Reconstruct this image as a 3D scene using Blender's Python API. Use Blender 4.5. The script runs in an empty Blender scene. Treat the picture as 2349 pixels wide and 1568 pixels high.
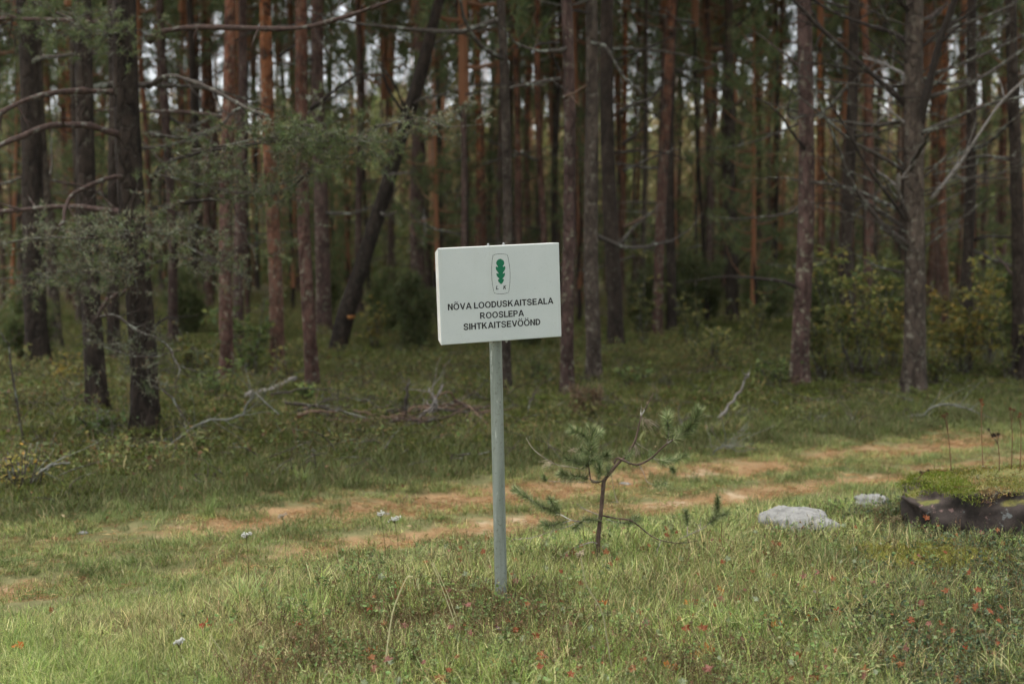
import bpy, math, random
import numpy as np

# ------------------------------------------------------------------ camera
SC = bpy.context.scene
COL = SC.collection
EYE = 1.6
PITCH = math.radians(4.015)
cam_d = bpy.data.cameras.new('camera')
cam_d.lens, cam_d.sensor_width, cam_d.clip_end, cam_d.clip_start = 50.0, 36.0, 2000.0, 0.05
cam_d.dof.use_dof = True
cam_d.dof.focus_distance = 6.5
cam_d.dof.aperture_fstop = 2.2
cam = bpy.data.objects.new('camera', cam_d)
cam.location = (0, 0, EYE)
cam.rotation_euler = (math.pi / 2 - PITCH, 0, 0)
COL.objects.link(cam)
SC.camera = cam
# ------------------------------------------------------------------ sky, sun, exposure
SUN_EL, SUN_AZ = math.radians(74), math.radians(255)      # azimuth clockwise from +Y: behind and left of the camera
world = bpy.data.worlds.new('World')
SC.world = world
world.use_nodes = True
wn = world.node_tree
wn.nodes.clear()
sky = wn.nodes.new('ShaderNodeTexSky')
sky.sky_type = 'NISHITA'
sky.sun_disc = False
sky.sun_elevation = SUN_EL
sky.sun_rotation = SUN_AZ
sky.air_density, sky.dust_density, sky.ozone_density = 1.0, 1.0, 1.0
hs = wn.nodes.new('ShaderNodeHueSaturation')
hs.inputs['Saturation'].default_value = 0.22              # an overcast, nearly colourless sky
bg = wn.nodes.new('ShaderNodeBackground')
bg.inputs['Strength'].default_value = 0.10
wo = wn.nodes.new('ShaderNodeOutputWorld')
wn.links.new(sky.outputs[0], hs.inputs['Color'])
wn.links.new(hs.outputs[0], bg.inputs['Color'])
wn.links.new(bg.outputs[0], wo.inputs['Surface'])
sun_d = bpy.data.lights.new('sun', 'SUN')
sun_d.energy, sun_d.angle, sun_d.color = 1.5, math.radians(50), (1.0, 0.96, 0.9)
sun = bpy.data.objects.new('sun', sun_d)
sun.rotation_euler = (math.pi / 2 - SUN_EL, 0, math.pi - SUN_AZ)
COL.objects.link(sun)
SC.view_settings.view_transform = 'Standard'
SC.view_settings.look = 'None'
SC.view_settings.gamma = 1.0
SC.view_settings.exposure = 1.55
SC.render.engine = 'CYCLES'
SC.cycles.use_denoising = True
SC.cycles.use_adaptive_sampling = True
SC.cycles.adaptive_threshold = 0.03
SC.cycles.max_bounces = 4
SC.cycles.diffuse_bounces = 2
SC.cycles.transmission_bounces = 2
SC.cycles.transparent_max_bounces = 4

RNG = np.random.default_rng(7)
random.seed(7)
TAU = 2 * math.pi

# ------------------------------------------------------------------ numbers
def vnoise(p, seed=0):
    p = np.asarray(p, float)
    i = np.floor(p).astype(np.int64)
    f = p - i
    f = f * f * (3 - 2 * f)
    def h(a, b, c):
        n = (a * 73856093) ^ (b * 19349663) ^ (c * 83492791) ^ (seed * 26544357)
        n &= 0xffffffff
        n = ((n ^ (n >> 13)) * 1274126177) & 0xffffffff
        n = ((n ^ (n >> 15)) * 668265263) & 0xffffffff
        return ((n ^ (n >> 16)) & 0xffff) / 32767.5 - 1
    r = 0
    for a in (0, 1):
        for b in (0, 1):
            for c in (0, 1):
                w = (f[..., 0] if a else 1 - f[..., 0]) * (f[..., 1] if b else 1 - f[..., 1]) * (f[..., 2] if c else 1 - f[..., 2])
                r = r + w * h(i[..., 0] + a, i[..., 1] + b, i[..., 2] + c)
    return r

def fbm(p, seed=0, o=3):
    p = np.asarray(p, float)
    return sum(vnoise(p * 2 ** k, seed + k) / 2 ** k for k in range(o))

def n2(x, y, s, seed):
    x, y = np.asarray(x, float), np.asarray(y, float)
    return vnoise(np.stack([x * s, y * s, np.full_like(x, 0.37)], -1), seed)

def sstep(a, b, x):
    t = np.clip((x - a) / (b - a), 0, 1)
    return t * t * (3 - 2 * t)

TN = np.array([-0.545, 0.838])          # across the forest track
TD = np.array([0.838, 0.545])           # along it
TA = np.array([-2.38, 7.64])            # a point on the near rut
def track_s(x, y):
    s = (np.asarray(x) - TA[0]) * TN[0] + (np.asarray(y) - TA[1]) * TN[1]
    return s + 0.06 * n2(x, y, 0.5, 11)
def terrain(x, y):
    x, y = np.asarray(x, float), np.asarray(y, float)
    s = track_s(x, y)
    z = -0.07 - 0.16 * sstep(-1.9, -0.5, s)
    z = z - 0.05 * np.exp(-(s / 0.24) ** 2) - 0.05 * np.exp(-((s - 0.98) / 0.34) ** 2)
    z = z + 0.05 * n2(x, y, 0.6, 3) * sstep(1.6, 3.0, s) + 0.10 * n2(x, y, 0.21, 5) * sstep(2.5, 6, s)
    z = z + 0.018 * n2(x, y, 1.7, 4)
    return z

F_PX = 2349 * 50 / 36
CX, CY = 1174.5, 784.0
RT = np.array([[1, 0, 0], [0, math.sin(PITCH), math.cos(PITCH)], [0, math.cos(PITCH), -math.sin(PITCH)]])
CAM = np.array([0, 0, EYE])
def ray(u, v):
    return np.array([(u - CX) / F_PX, (CY - v) / F_PX, 1.0]) @ RT
def P(u, v, y):                          # the place seen at (u, v) of the 2349 x 1568 photograph, y metres away
    d = ray(u, v)
    return CAM + d * (y / d[1])
def G(u, v):                             # the ground seen there
    d = ray(u, v)
    t = np.arange(3.0, 90.0, 0.01)
    q = CAM + d * t[:, None]
    k = np.argmax(q[:, 2] <= terrain(q[:, 0], q[:, 1]))
    r = q[k]
    return np.array([r[0], r[1], float(terrain(r[0], r[1]))])

# ------------------------------------------------------------------ mesh collecting
class MB:
    def __init__(s):
        s.v, s.f, s.c, s.n = [], [], [], 0
    def add(s, V, faces, col=None):
        V = np.asarray(V, float).reshape(-1, 3)
        for F in (faces if isinstance(faces, list) else [faces]):
            F = np.asarray(F, np.int64)
            if len(F):
                s.f.append(F + s.n)
        s.v.append(V)
        if col is None:
            col = (1, 1, 1)
        c = np.asarray(col, float)
        s.c.append(np.broadcast_to(c, (len(V), 3)) if c.ndim == 1 else c)
        s.n += len(V)
    def mesh(s, name, mat, smooth=True, org=(0, 0, 0)):
        me = bpy.data.meshes.new(name)
        V = np.concatenate(s.v) - np.asarray(org, float)
        me.vertices.add(len(V))
        me.vertices.foreach_set('co', V.ravel().astype(np.float32))
        loops = np.concatenate([F.ravel() for F in s.f])
        tot = np.concatenate([np.full(len(F), F.shape[1]) for F in s.f])
        st = np.concatenate([[0], np.cumsum(tot)[:-1]])
        me.loops.add(len(loops))
        me.loops.foreach_set('vertex_index', loops.astype(np.int32))
        me.polygons.add(len(tot))
        me.polygons.foreach_set('loop_start', st.astype(np.int32))
        me.polygons.foreach_set('loop_total', tot.astype(np.int32))
        me.polygons.foreach_set('use_smooth', np.full(len(tot), smooth))
        a = me.attributes.new('col', 'FLOAT_COLOR', 'POINT')
        cc = np.ones((len(V), 4), np.float32)
        cc[:, :3] = np.concatenate(s.c)
        a.data.foreach_set('color', cc.ravel())
        me.materials.append(mat)
        me.update(calc_edges=True)
        me.validate()
        return me
    def tube(s, path, rad, seg=6, col=None, disp=None, cap0=False):
        path = np.asarray(path, float)
        n = len(path)
        rad = np.broadcast_to(np.asarray(rad, float), (n,))
        T = np.gradient(path, axis=0)
        T /= np.linalg.norm(T, axis=1)[:, None] + 1e-12
        a = np.array([0, 0, 1.0]) if abs(T[0, 2]) < 0.9 else np.array([1.0, 0, 0])
        X = np.cross(a, T[0]); X /= np.linalg.norm(X)
        Xs = [X]
        for k in range(1, n):
            X = X - T[k] * (X @ T[k]); X = X / (np.linalg.norm(X) + 1e-12)
            Xs.append(X)
        Xs = np.array(Xs)
        Ys = np.cross(T, Xs)
        th = np.arange(seg) / seg * TAU
        R = np.broadcast_to(rad[:, None], (n, seg))
        if disp is not None:
            R = R * disp(path, th)
        V = path[:, None] + R[..., None] * (np.cos(th)[None, :, None] * Xs[:, None] + np.sin(th)[None, :, None] * Ys[:, None])
        V = V.reshape(-1, 3)
        i, j = np.meshgrid(np.arange(n - 1), np.arange(seg), indexing='ij')
        i, j = i.ravel(), j.ravel()
        q = np.stack([i * seg + j, i * seg + (j + 1) % seg, (i + 1) * seg + (j + 1) % seg, (i + 1) * seg + j], 1)
        tip = len(V)
        V = np.vstack([V, path[-1] + T[-1] * rad[-1] * 0.6, path[0] - T[0] * rad[0] * 0.3])
        js = np.arange(seg)
        t1 = np.stack([(n - 1) * seg + js, (n - 1) * seg + (js + 1) % seg, np.full(seg, tip)], 1)
        t2 = np.stack([(js + 1) % seg, js, np.full(seg, tip + 1)], 1)
        if col is not None and np.ndim(col) == 2:
            col = np.vstack([np.repeat(np.asarray(col), seg, 0), col[-1], col[0]])
        s.add(V, [q, t1, t2], col)

def smooth_path(pts, m):
    pts = np.asarray(pts, float)
    n = len(pts)
    if n == 2:
        t = np.linspace(0, 1, m)[:, None]
        return pts[0] * (1 - t) + pts[1] * t
    ext = np.vstack([2 * pts[0] - pts[1], pts, 2 * pts[-1] - pts[-2]])
    out = []
    for t in np.linspace(0, n - 1, m):
        k = min(int(t), n - 2)
        f = t - k
        a, b, c, d = ext[k:k + 4]
        out.append(0.5 * (2 * b + (c - a) * f + (2 * a - 5 * b + 4 * c - d) * f ** 2 + (-a + 3 * b - 3 * c + d) * f ** 3))
    return np.array(out)

# ------------------------------------------------------------------ objects
LOC = {}
def tag(o, label, cat=None, group=None, kind=None):
    if label: o['label'] = label
    if cat: o['category'] = cat
    if group: o['group'] = group
    if kind: o['kind'] = kind
    return o
def root(name, loc, label, cat, group=None):
    o = bpy.data.objects.new(name, None)
    o.empty_display_size = 0.1
    o.location = loc
    COL.objects.link(o)
    LOC[o] = np.array(loc, float)
    return tag(o, label, cat, group)
def obj(name, me, parent=None, loc=None):
    o = bpy.data.objects.new(name, me)
    COL.objects.link(o)
    if parent is not None: o.parent = parent
    if loc is not None: o.location = loc
    return o
def part(name, mb, mat, parent, smooth=True):            # mb in world space; parent is an unrotated empty or its mesh child
    org = LOC[parent]
    o = obj(name, mb.mesh(name, mat, smooth, org), parent)
    LOC[o] = org
    return o
def single(name, mb, mat, loc, label, cat, group=None, kind=None, smooth=True):
    o = obj(name, mb.mesh(name, mat, smooth, loc), None, loc)
    LOC[o] = np.array(loc, float)
    return tag(o, label, cat, group, kind)

# ------------------------------------------------------------------ materials
class NT:
    def __init__(s, name):
        s.m = bpy.data.materials.new(name)
        s.m.use_nodes = True
        s.t = s.m.node_tree
        s.t.nodes.clear()
        s.out = s.n('ShaderNodeOutputMaterial')
    def n(s, kind, **kw):
        x = s.t.nodes.new(kind)
        for k, v in kw.items():
            if k in x.bl_rna.properties: setattr(x, k, v)
            else: x.inputs[k.replace('_', ' ')].default_value = v
        return x
    def l(s, a, b): s.t.links.new(a, b)
    def coord(s, scale=(1, 1, 1), which='Object'):
        tc = s.n('ShaderNodeTexCoord')
        mp = s.n('ShaderNodeMapping')
        mp.inputs['Scale'].default_value = scale
        s.l(tc.outputs[which], mp.inputs['Vector'])
        return mp.outputs[0]
    def noise(s, vec, scale, detail=4, rough=0.6):
        x = s.n('ShaderNodeTexNoise', Scale=scale, Detail=detail, Roughness=rough)
        s.l(vec, x.inputs['Vector'])
        return x.outputs['Fac']
    def vor(s, vec, scale, feature='F1'):
        x = s.n('ShaderNodeTexVoronoi', feature=feature)
        x.inputs['Scale'].default_value = scale
        s.l(vec, x.inputs['Vector'])
        return x.outputs['Distance']
    def ramp(s, fac, stops, interp='LINEAR'):
        x = s.n('ShaderNodeValToRGB')
        x.color_ramp.interpolation = interp
        e = x.color_ramp.elements
        while len(e) < len(stops): e.new(0.5)
        for k, (p, c) in enumerate(stops):
            e[k].position = p
            e[k].color = (*c, 1) if len(c) == 3 else c
        s.l(fac, x.inputs[0])
        return x.outputs[0]
    def mix(s, fac, a, b, mode='MIX'):
        x = s.n('ShaderNodeMix', data_type='RGBA', blend_type=mode)
        for sock, val in ((x.inputs[0], fac), (x.inputs[6], a), (x.inputs[7], b)):
            if hasattr(val, 'is_output'): s.l(val, sock)
            elif isinstance(val, tuple): sock.default_value = (*val, 1)
            else: sock.default_value = val
        return x.outputs[2]
    def mth(s, op, a, b=0.0):
        x = s.n('ShaderNodeMath', operation=op)
        for k, val in enumerate((a, b)):
            if hasattr(val, 'is_output'): s.l(val, x.inputs[k])
            else: x.inputs[k].default_value = val
        return x.outputs[0]
    def mrange(s, v, a, b, c=0.0, d=1.0):
        x = s.n('ShaderNodeMapRange')
        for k, val in enumerate((v, a, b, c, d)):
            if hasattr(val, 'is_output'): s.l(val, x.inputs[k])
            else: x.inputs[k].default_value = val
        return x.outputs[0]
    def attr(s, name):
        return s.n('ShaderNodeAttribute', attribute_name=name).outputs['Color']
    def rnd(s):
        return s.n('ShaderNodeObjectInfo').outputs['Random']
    def bsdf(s, col, rough=0.8, spec=0.3, bump=None, bstr=0.5, bdist=0.01, metal=0.0):
        b = s.n('ShaderNodeBsdfPrincipled')
        if hasattr(col, 'is_output'): s.l(col, b.inputs['Base Color'])
        else: b.inputs['Base Color'].default_value = (*col, 1)
        if hasattr(rough, 'is_output'): s.l(rough, b.inputs['Roughness'])
        else: b.inputs['Roughness'].default_value = rough
        b.inputs['Specular IOR Level'].default_value = spec
        b.inputs['Metallic'].default_value = metal
        if bump is not None:
            bp = s.n('ShaderNodeBump', Strength=bstr, Distance=bdist)
            s.l(bump, bp.inputs['Height'])
            s.l(bp.outputs[0], b.inputs['Normal'])
        s.l(b.outputs[0], s.out.inputs['Surface'])
        return s.m

def bark(name, low, crack, high, z0, z1, lichen=0.3, lich_col=(0.24, 0.25, 0.2), scale=9.0, gain=1.0):
    t = NT(name)
    v = t.coord((1, 1, 0.32))
    v2 = t.coord()
    warp = t.noise(v2, 6, 3)
    mixv = t.n('ShaderNodeVectorMath', operation='ADD')
    sc = t.n('ShaderNodeVectorMath', operation='SCALE')
    sc.inputs['Scale'].default_value = 0.12
    t.l(warp, sc.inputs[0])
    t.l(v, mixv.inputs[0]); t.l(sc.outputs[0], mixv.inputs[1])
    edge = t.vor(mixv.outputs[0], scale, 'DISTANCE_TO_EDGE')
    big = t.noise(v2, 2.2, 4)
    fine = t.noise(v, 45, 4, 0.7)
    plate = t.mrange(edge, 0.0, 0.14)
    low_c = t.mix(plate, crack, low)
    low_c = t.mix(t.mrange(fine, 0.3, 0.75), low_c, tuple(min(1, c * 1.7) for c in low))
    sep = t.n('ShaderNodeSeparateXYZ')
    t.l(v2, sep.inputs[0])
    zz = t.mth('ADD', sep.outputs[2], t.mth('MULTIPLY', t.mth('SUBTRACT', big, 0.5), 4.5))
    hi = t.mrange(zz, z0, z1)
    hi_c = t.mix(t.mrange(fine, 0.35, 0.7), tuple(c * 0.55 for c in high), high)
    hi_c = t.mix(t.mrange(t.noise(v2, 7, 3), 0.45, 0.65), hi_c, tuple(c * 0.6 for c in crack))
    col = t.mix(hi, low_c, hi_c)
    lf = t.noise(v2, 13, 5, 0.7)
    lz = t.mrange(sep.outputs[2], 0.0, 5.0, 1.0, 0.35)
    lm = t.mth('MULTIPLY', t.mrange(lf, 0.62 - 0.2 * lichen, 0.70 - 0.2 * lichen), lz)
    col = t.mix(lm, col, lich_col)
    blot = t.mrange(t.noise(t.coord((1, 1, 0.55)), 4.5, 4, 0.65), 0.36, 0.64, 0.5, 1.3)
    r = t.mth('MULTIPLY', t.mrange(t.rnd(), 0, 1, 0.65 * gain, 1.15 * gain), blot)
    rc = t.n('ShaderNodeCombineColor')
    for k, q in enumerate((1.06, 0.97, 0.84)): t.l(t.mth('MULTIPLY', r, q), rc.inputs[k])
    col = t.mix(1.0, col, rc.outputs[0], 'MULTIPLY')
    h = t.mth('ADD', plate, t.mth('MULTIPLY', fine, 0.5))
    return t.bsdf(col, 0.9, 0.15, h, 0.8, 0.02)

M = {}
M['bark_dark'] = bark('bark_dark', (0.030, 0.024, 0.021), (0.008, 0.0065, 0.006), (0.08, 0.048, 0.034), 4.5, 9.0, 0.25, (0.085, 0.085, 0.07))
M['bark_grey'] = bark('bark_grey', (0.052, 0.043, 0.038), (0.014, 0.011, 0.010), (0.12, 0.07, 0.045), 6.0, 11.0, 0.35, (0.16, 0.16, 0.14))
M['bark_purple'] = bark('bark_purple', (0.070, 0.047, 0.045), (0.018, 0.012, 0.011), (0.19, 0.085, 0.05), 5.0, 9.0, 0.35)
M['bark_red'] = bark('bark_red', (0.085, 0.050, 0.044), (0.022, 0.014, 0.012), (0.24, 0.10, 0.055), 2.5, 6.0, 0.4, (0.20, 0.20, 0.165))
M['bark_orange'] = bark('bark_orange', (0.10, 0.058, 0.046), (0.026, 0.017, 0.014), (0.34, 0.135, 0.055), 1.5, 5.5, 0.3)

def wood(name, a, b, lich=0.0, lc=(0.35, 0.36, 0.31)):
    t = NT(name)
    v = t.coord()
    c = t.mix(t.mrange(t.noise(v, 30, 4, 0.7), 0.3, 0.7), a, b)
    if lich: c = t.mix(t.mrange(t.noise(v, 11, 4, 0.7), 0.66 - 0.3 * lich, 0.72 - 0.3 * lich), c, lc)
    return t.bsdf(c, 0.9, 0.15, t.noise(v, 90, 3), 0.6, 0.004)
M['deadwood'] = wood('deadwood', (0.035, 0.028, 0.023), (0.09, 0.075, 0.062), 0.4, (0.19, 0.20, 0.16))
M['pinkwood'] = wood('pinkwood', (0.03, 0.021, 0.018), (0.095, 0.062, 0.05), 0.35, (0.14, 0.135, 0.11))
M['darkwood'] = wood('darkwood', (0.018, 0.014, 0.012), (0.05, 0.04, 0.033), 0.15, (0.14, 0.14, 0.11))
M['palewood'] = wood('palewood', (0.15, 0.135, 0.12), (0.34, 0.31, 0.28), 0.35, (0.11, 0.10, 0.08))
M['brownwood'] = wood('brownwood', (0.085, 0.052, 0.036), (0.20, 0.135, 0.095), 0.15)

def leafy(name, trans=0.35, var=0.3, rough=0.55):
    t = NT(name)
    c = t.attr('col')
    r = t.mrange(t.rnd(), 0, 1, 1 - var, 1 + var)
    rc = t.n('ShaderNodeCombineColor')
    for k in range(3): t.l(r, rc.inputs[k])
    c = t.mix(1.0, c, rc.outputs[0], 'MULTIPLY')
    b = t.n('ShaderNodeBsdfPrincipled', Roughness=rough)
    b.inputs['Specular IOR Level'].default_value = 0.25
    t.l(c, b.inputs['Base Color'])
    tr = t.n('ShaderNodeBsdfTranslucent')
    t.l(c, tr.inputs['Color'])
    mx = t.n('ShaderNodeMixShader')
    mx.inputs[0].default_value = trans
    t.l(b.outputs[0], mx.inputs[1]); t.l(tr.outputs[0], mx.inputs[2])
    t.l(mx.outputs[0], t.out.inputs['Surface'])
    return t.m
M['leaf'] = leafy('leaf')
M['grass'] = leafy('grass', 0.3, 0.3)
M['needle'] = leafy('needle', 0.15, 0.2)
M['crown'] = leafy('crown', 0.4, 0.3)
M['petal'] = leafy('petal', 0.3, 0.05)

def ground_mat():
    t = NT('ground')
    v = t.coord()
    a = t.noise(v, 0.9, 5, 0.65)
    b = t.noise(v, 7, 5, 0.7)
    c = t.noise(v, 60, 3, 0.7)
    zone = t.attr('col')
    sep = t.n('ShaderNodeSeparateColor')
    t.l(zone, sep.inputs[0])
    soil = t.mix(t.mrange(b, 0.3, 0.7), (0.035, 0.028, 0.018), (0.09, 0.065, 0.04))
    moss = t.mix(t.mrange(b, 0.35, 0.65), (0.032, 0.042, 0.012), (0.095, 0.10, 0.028))
    forest = t.mix(t.mrange(a, 0.38, 0.6), soil, moss)
    verge = t.mix(t.mrange(b, 0.35, 0.65), (0.10, 0.10, 0.042), (0.17, 0.16, 0.075))
    col = t.mix(sep.outputs[0], verge, forest)
    col = t.mix(t.mrange(c, 0.3, 0.7), col, t.mix(0.5, col, (0.16, 0.12, 0.08)))
    return t.bsdf(col, 0.95, 0.1, t.mth('ADD', b, t.mth('MULTIPLY', c, 0.4)), 0.8, 0.03)
M['ground'] = ground_mat()

def track_mat():
    t = NT('needle_litter')
    v = t.coord()
    b = t.noise(v, 5, 5, 0.7)
    st = t.coord((60, 220, 60))
    c = t.noise(st, 1.0, 4, 0.75)
    rut = t.n('ShaderNodeSeparateColor')
    t.l(t.attr('col'), rut.inputs[0])
    lit = t.mix(t.mrange(b, 0.3, 0.7), (0.29, 0.175, 0.082), (0.40, 0.275, 0.145))
    lit = t.mix(t.mrange(c, 0.35, 0.7), lit, (0.15, 0.095, 0.05))
    lit = t.mix(t.mrange(t.noise(v, 2.3, 4), 0.60, 0.70), lit, (0.40, 0.31, 0.20))
    turf = t.mix(t.mrange(b, 0.35, 0.65), (0.10, 0.10, 0.042), (0.17, 0.16, 0.075))
    k = t.mrange(t.mth('ADD', rut.outputs[0], t.mth('MULTIPLY', t.mth('SUBTRACT', t.noise(v, 6, 4), 0.5), 0.9)), 0.24, 0.52)
    return t.bsdf(t.mix(k, turf, lit), 0.95, 0.1, c, 0.5, 0.01)
M['track'] = track_mat()

# ------------------------------------------------------------------ the ground and the track
def axis(lo, a, b, hi, fine, grow=1.25):
    mid = np.arange(a, b + 1e-6, fine)
    up, s, x = [], fine, b
    while x < hi: s *= grow; x += s; up.append(x)
    dn, s, x = [], fine, a
    while x > lo: s *= grow; x -= s; dn.append(x)
    return np.concatenate([dn[::-1], mid, up])
def sheet(xs, ys, lift=0.0):
    X, Y = np.meshgrid(xs, ys, indexing='ij')
    Z = terrain(X, Y) + lift
    n, m = X.shape
    i, j = np.meshgrid(np.arange(n - 1), np.arange(m - 1), indexing='ij')
    i, j = i.ravel(), j.ravel()
    q = np.stack([i * m + j, (i + 1) * m + j, (i + 1) * m + j + 1, i * m + j + 1], 1)
    return X, Y, np.stack([X, Y, Z], -1).reshape(-1, 3), q
def forest_mask(x, y):
    s = track_s(x, y)
    return sstep(2.0, 4.2, s + 0.5 * n2(x, y, 0.8, 21))
X, Y, V, Q = sheet(axis(-420, -7, 9, 420, 0.11), axis(-60, 3.5, 19, 900, 0.11))
mb = MB()
mb.add(V, Q, np.repeat(forest_mask(X, Y).reshape(-1, 1), 3, 1))
g = obj('ground', mb.mesh('ground', M['ground']))
g['kind'] = 'structure'
tag(g, 'mossy forest floor and grassy verge under the whole scene')

def track_sheet():
    mb = MB()
    L = np.arange(-9, 22, 0.07)
    W = np.linspace(-0.62, 1.78, 46)
    A, B = np.meshgrid(L, W, indexing='ij')
    x0 = TA[0] + A * TD[0] + B * TN[0]
    y0 = TA[1] + A * TD[1] + B * TN[1]
    rag = 0.10 * n2(x0, y0, 2.2, 31)
    edge = np.abs(B - 0.58) / 1.2
    x = x0 + TN[0] * rag * edge; y = y0 + TN[1] * rag * edge
    s = track_s(x, y)
    rut = np.exp(-(s / 0.26) ** 2) + np.exp(-((s - 1.0) / 0.44) ** 2)
    along = sstep(-0.4, 2.4, A + 0.9 * n2(x0, y0, 0.9, 33))
    rut = rut * np.maximum(0.30 + 0.70 * along, 0.95 * np.exp(-((A + 0.5) / 0.6) ** 2) * (s < 0.5)) * (1 - 0.25 * sstep(5.0, 8.0, A)) - 0.12
    z = terrain(x, y) + 0.004
    n, m = x.shape
    i, j = np.meshgrid(np.arange(n - 1), np.arange(m - 1), indexing='ij')
    i, j = i.ravel(), j.ravel()
    q = np.stack([i * m + j, (i + 1) * m + j, (i + 1) * m + j + 1, i * m + j + 1], 1)
    mb.add(np.stack([x, y, z], -1).reshape(-1, 3), q, np.repeat(rut.reshape(-1, 1), 3, 1))
    o = obj('forest_track', mb.mesh('forest_track', M['track']))
    o['kind'] = 'structure'
    tag(o, 'grassy two-rut forest track strewn with orange pine needles')
track_sheet()

# ------------------------------------------------------------------ blades, needles, leaves
def pick(pal, n, jit=0.15):
    pal = np.asarray(pal, float)
    w = pal[:, 3] / pal[:, 3].sum()
    c = pal[RNG.choice(len(pal), n, p=w), :3]
    return np.clip(c * (1 + jit * RNG.normal(size=(n, 1))) * (1 + 0.06 * RNG.normal(size=(n, 3))) * [1.0, 0.985, 0.85], 0.004, 0.95)
def blades(mb, n, rad, len_rng, wid, lean, bend, pal, base=None, az=None):
    r = rad * np.sqrt(RNG.random(n)); a = RNG.random(n) * TAU
    b = np.stack([r * np.cos(a), r * np.sin(a), np.full(n, -0.01)], 1) if base is None else base
    az = RNG.random(n) * TAU if az is None else az
    L = RNG.uniform(*len_rng, n)
    th0 = np.abs(RNG.normal(0, lean, n)); k = np.abs(RNG.normal(bend, bend * 0.6, n))
    d = np.stack([np.cos(az), np.sin(az), 0 * az], 1)
    tw = az + math.pi / 2 + RNG.normal(0, 0.5, n)
    side = np.stack([np.cos(tw), np.sin(tw), 0 * tw], 1)
    pts = [b]; p = b
    for s in range(3):
        th = np.minimum(th0 + k * (s + 0.5) / 3, 1.9)
        p = p + (L / 3)[:, None] * (np.sin(th)[:, None] * d + np.cos(th)[:, None] * np.array([0, 0, 1.0]))
        pts.append(p)
    w = wid * RNG.uniform(0.6, 1.3, n)
    vs = []
    for s, f in enumerate((0.9, 1.0, 0.7)):
        vs += [pts[s] - side * (w * f / 2)[:, None], pts[s] + side * (w * f / 2)[:, None]]
    vs.append(pts[3])
    V = np.stack(vs, 1).reshape(-1, 3)
    o = (np.arange(n) * 7)[:, None]
    q = np.concatenate([o + np.array([0, 1, 3, 2]), o + np.array([2, 3, 5, 4])])
    t = o + np.array([4, 5, 6])
    mb.add(V, [q, t], np.repeat(pick(pal, n), 7, 0))
def shards(mb, base, dirs, L, W, cols):                   # one thin triangle each
    n = len(base)
    r = RNG.normal(size=(n, 3))
    s = np.cross(dirs, r); s /= np.linalg.norm(s, axis=1)[:, None] + 1e-9
    V = np.stack([base - s * (W / 2)[:, None], base + s * (W / 2)[:, None], base + dirs * L[:, None]], 1).reshape(-1, 3)
    mb.add(V, np.arange(n * 3).reshape(-1, 3), np.repeat(cols, 3, 0))
def leaves(mb, base, dirs, L, W, cols):                   # folded diamond leaf
    n = len(base)
    s = np.cross(dirs, RNG.normal(size=(n, 3)) * 0.6 + np.array([0, 0, 1.0])); s /= np.linalg.norm(s, axis=1)[:, None] + 1e-9
    up = np.cross(s, dirs)
    mid = base + dirs * (L * 0.45)[:, None]
    V = np.stack([base, mid - s * (W / 2)[:, None] + up * (W * 0.15)[:, None], base + dirs * L[:, None], mid + s * (W / 2)[:, None] + up * (W * 0.15)[:, None]], 1).reshape(-1, 3)
    o = (np.arange(n) * 4)[:, None]
    mb.add(V, np.concatenate([o + np.array([0, 1, 2]), o + np.array([0, 2, 3])]), np.repeat(cols, 4, 0))
def unit(v): return v / (np.linalg.norm(v, axis=-1, keepdims=True) + 1e-9)
def needles(mb, path, n, L, W, fwd, pal, t0=0.0, tip=0.15):
    path = np.asarray(path, float)
    t = t0 + (1 - t0) * RNG.random(n) ** 0.85
    k = t * (len(path) - 1); i = np.minimum(k.astype(int), len(path) - 2); f = (k - i)[:, None]
    b = path[i] * (1 - f) + path[i + 1] * f
    T = unit(path[i + 1] - path[i])
    R = RNG.normal(size=(n, 3)); R = unit(R - T * (R * T).sum(1)[:, None])
    d = unit(R + T * (fwd + 0.5 * (t > 1 - tip)[:, None] + 0.25 * RNG.normal(size=(n, 1))))
    shards(mb, b, d, L * RNG.uniform(0.7, 1.15, n), np.full(n, W), pick(pal, n))

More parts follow.
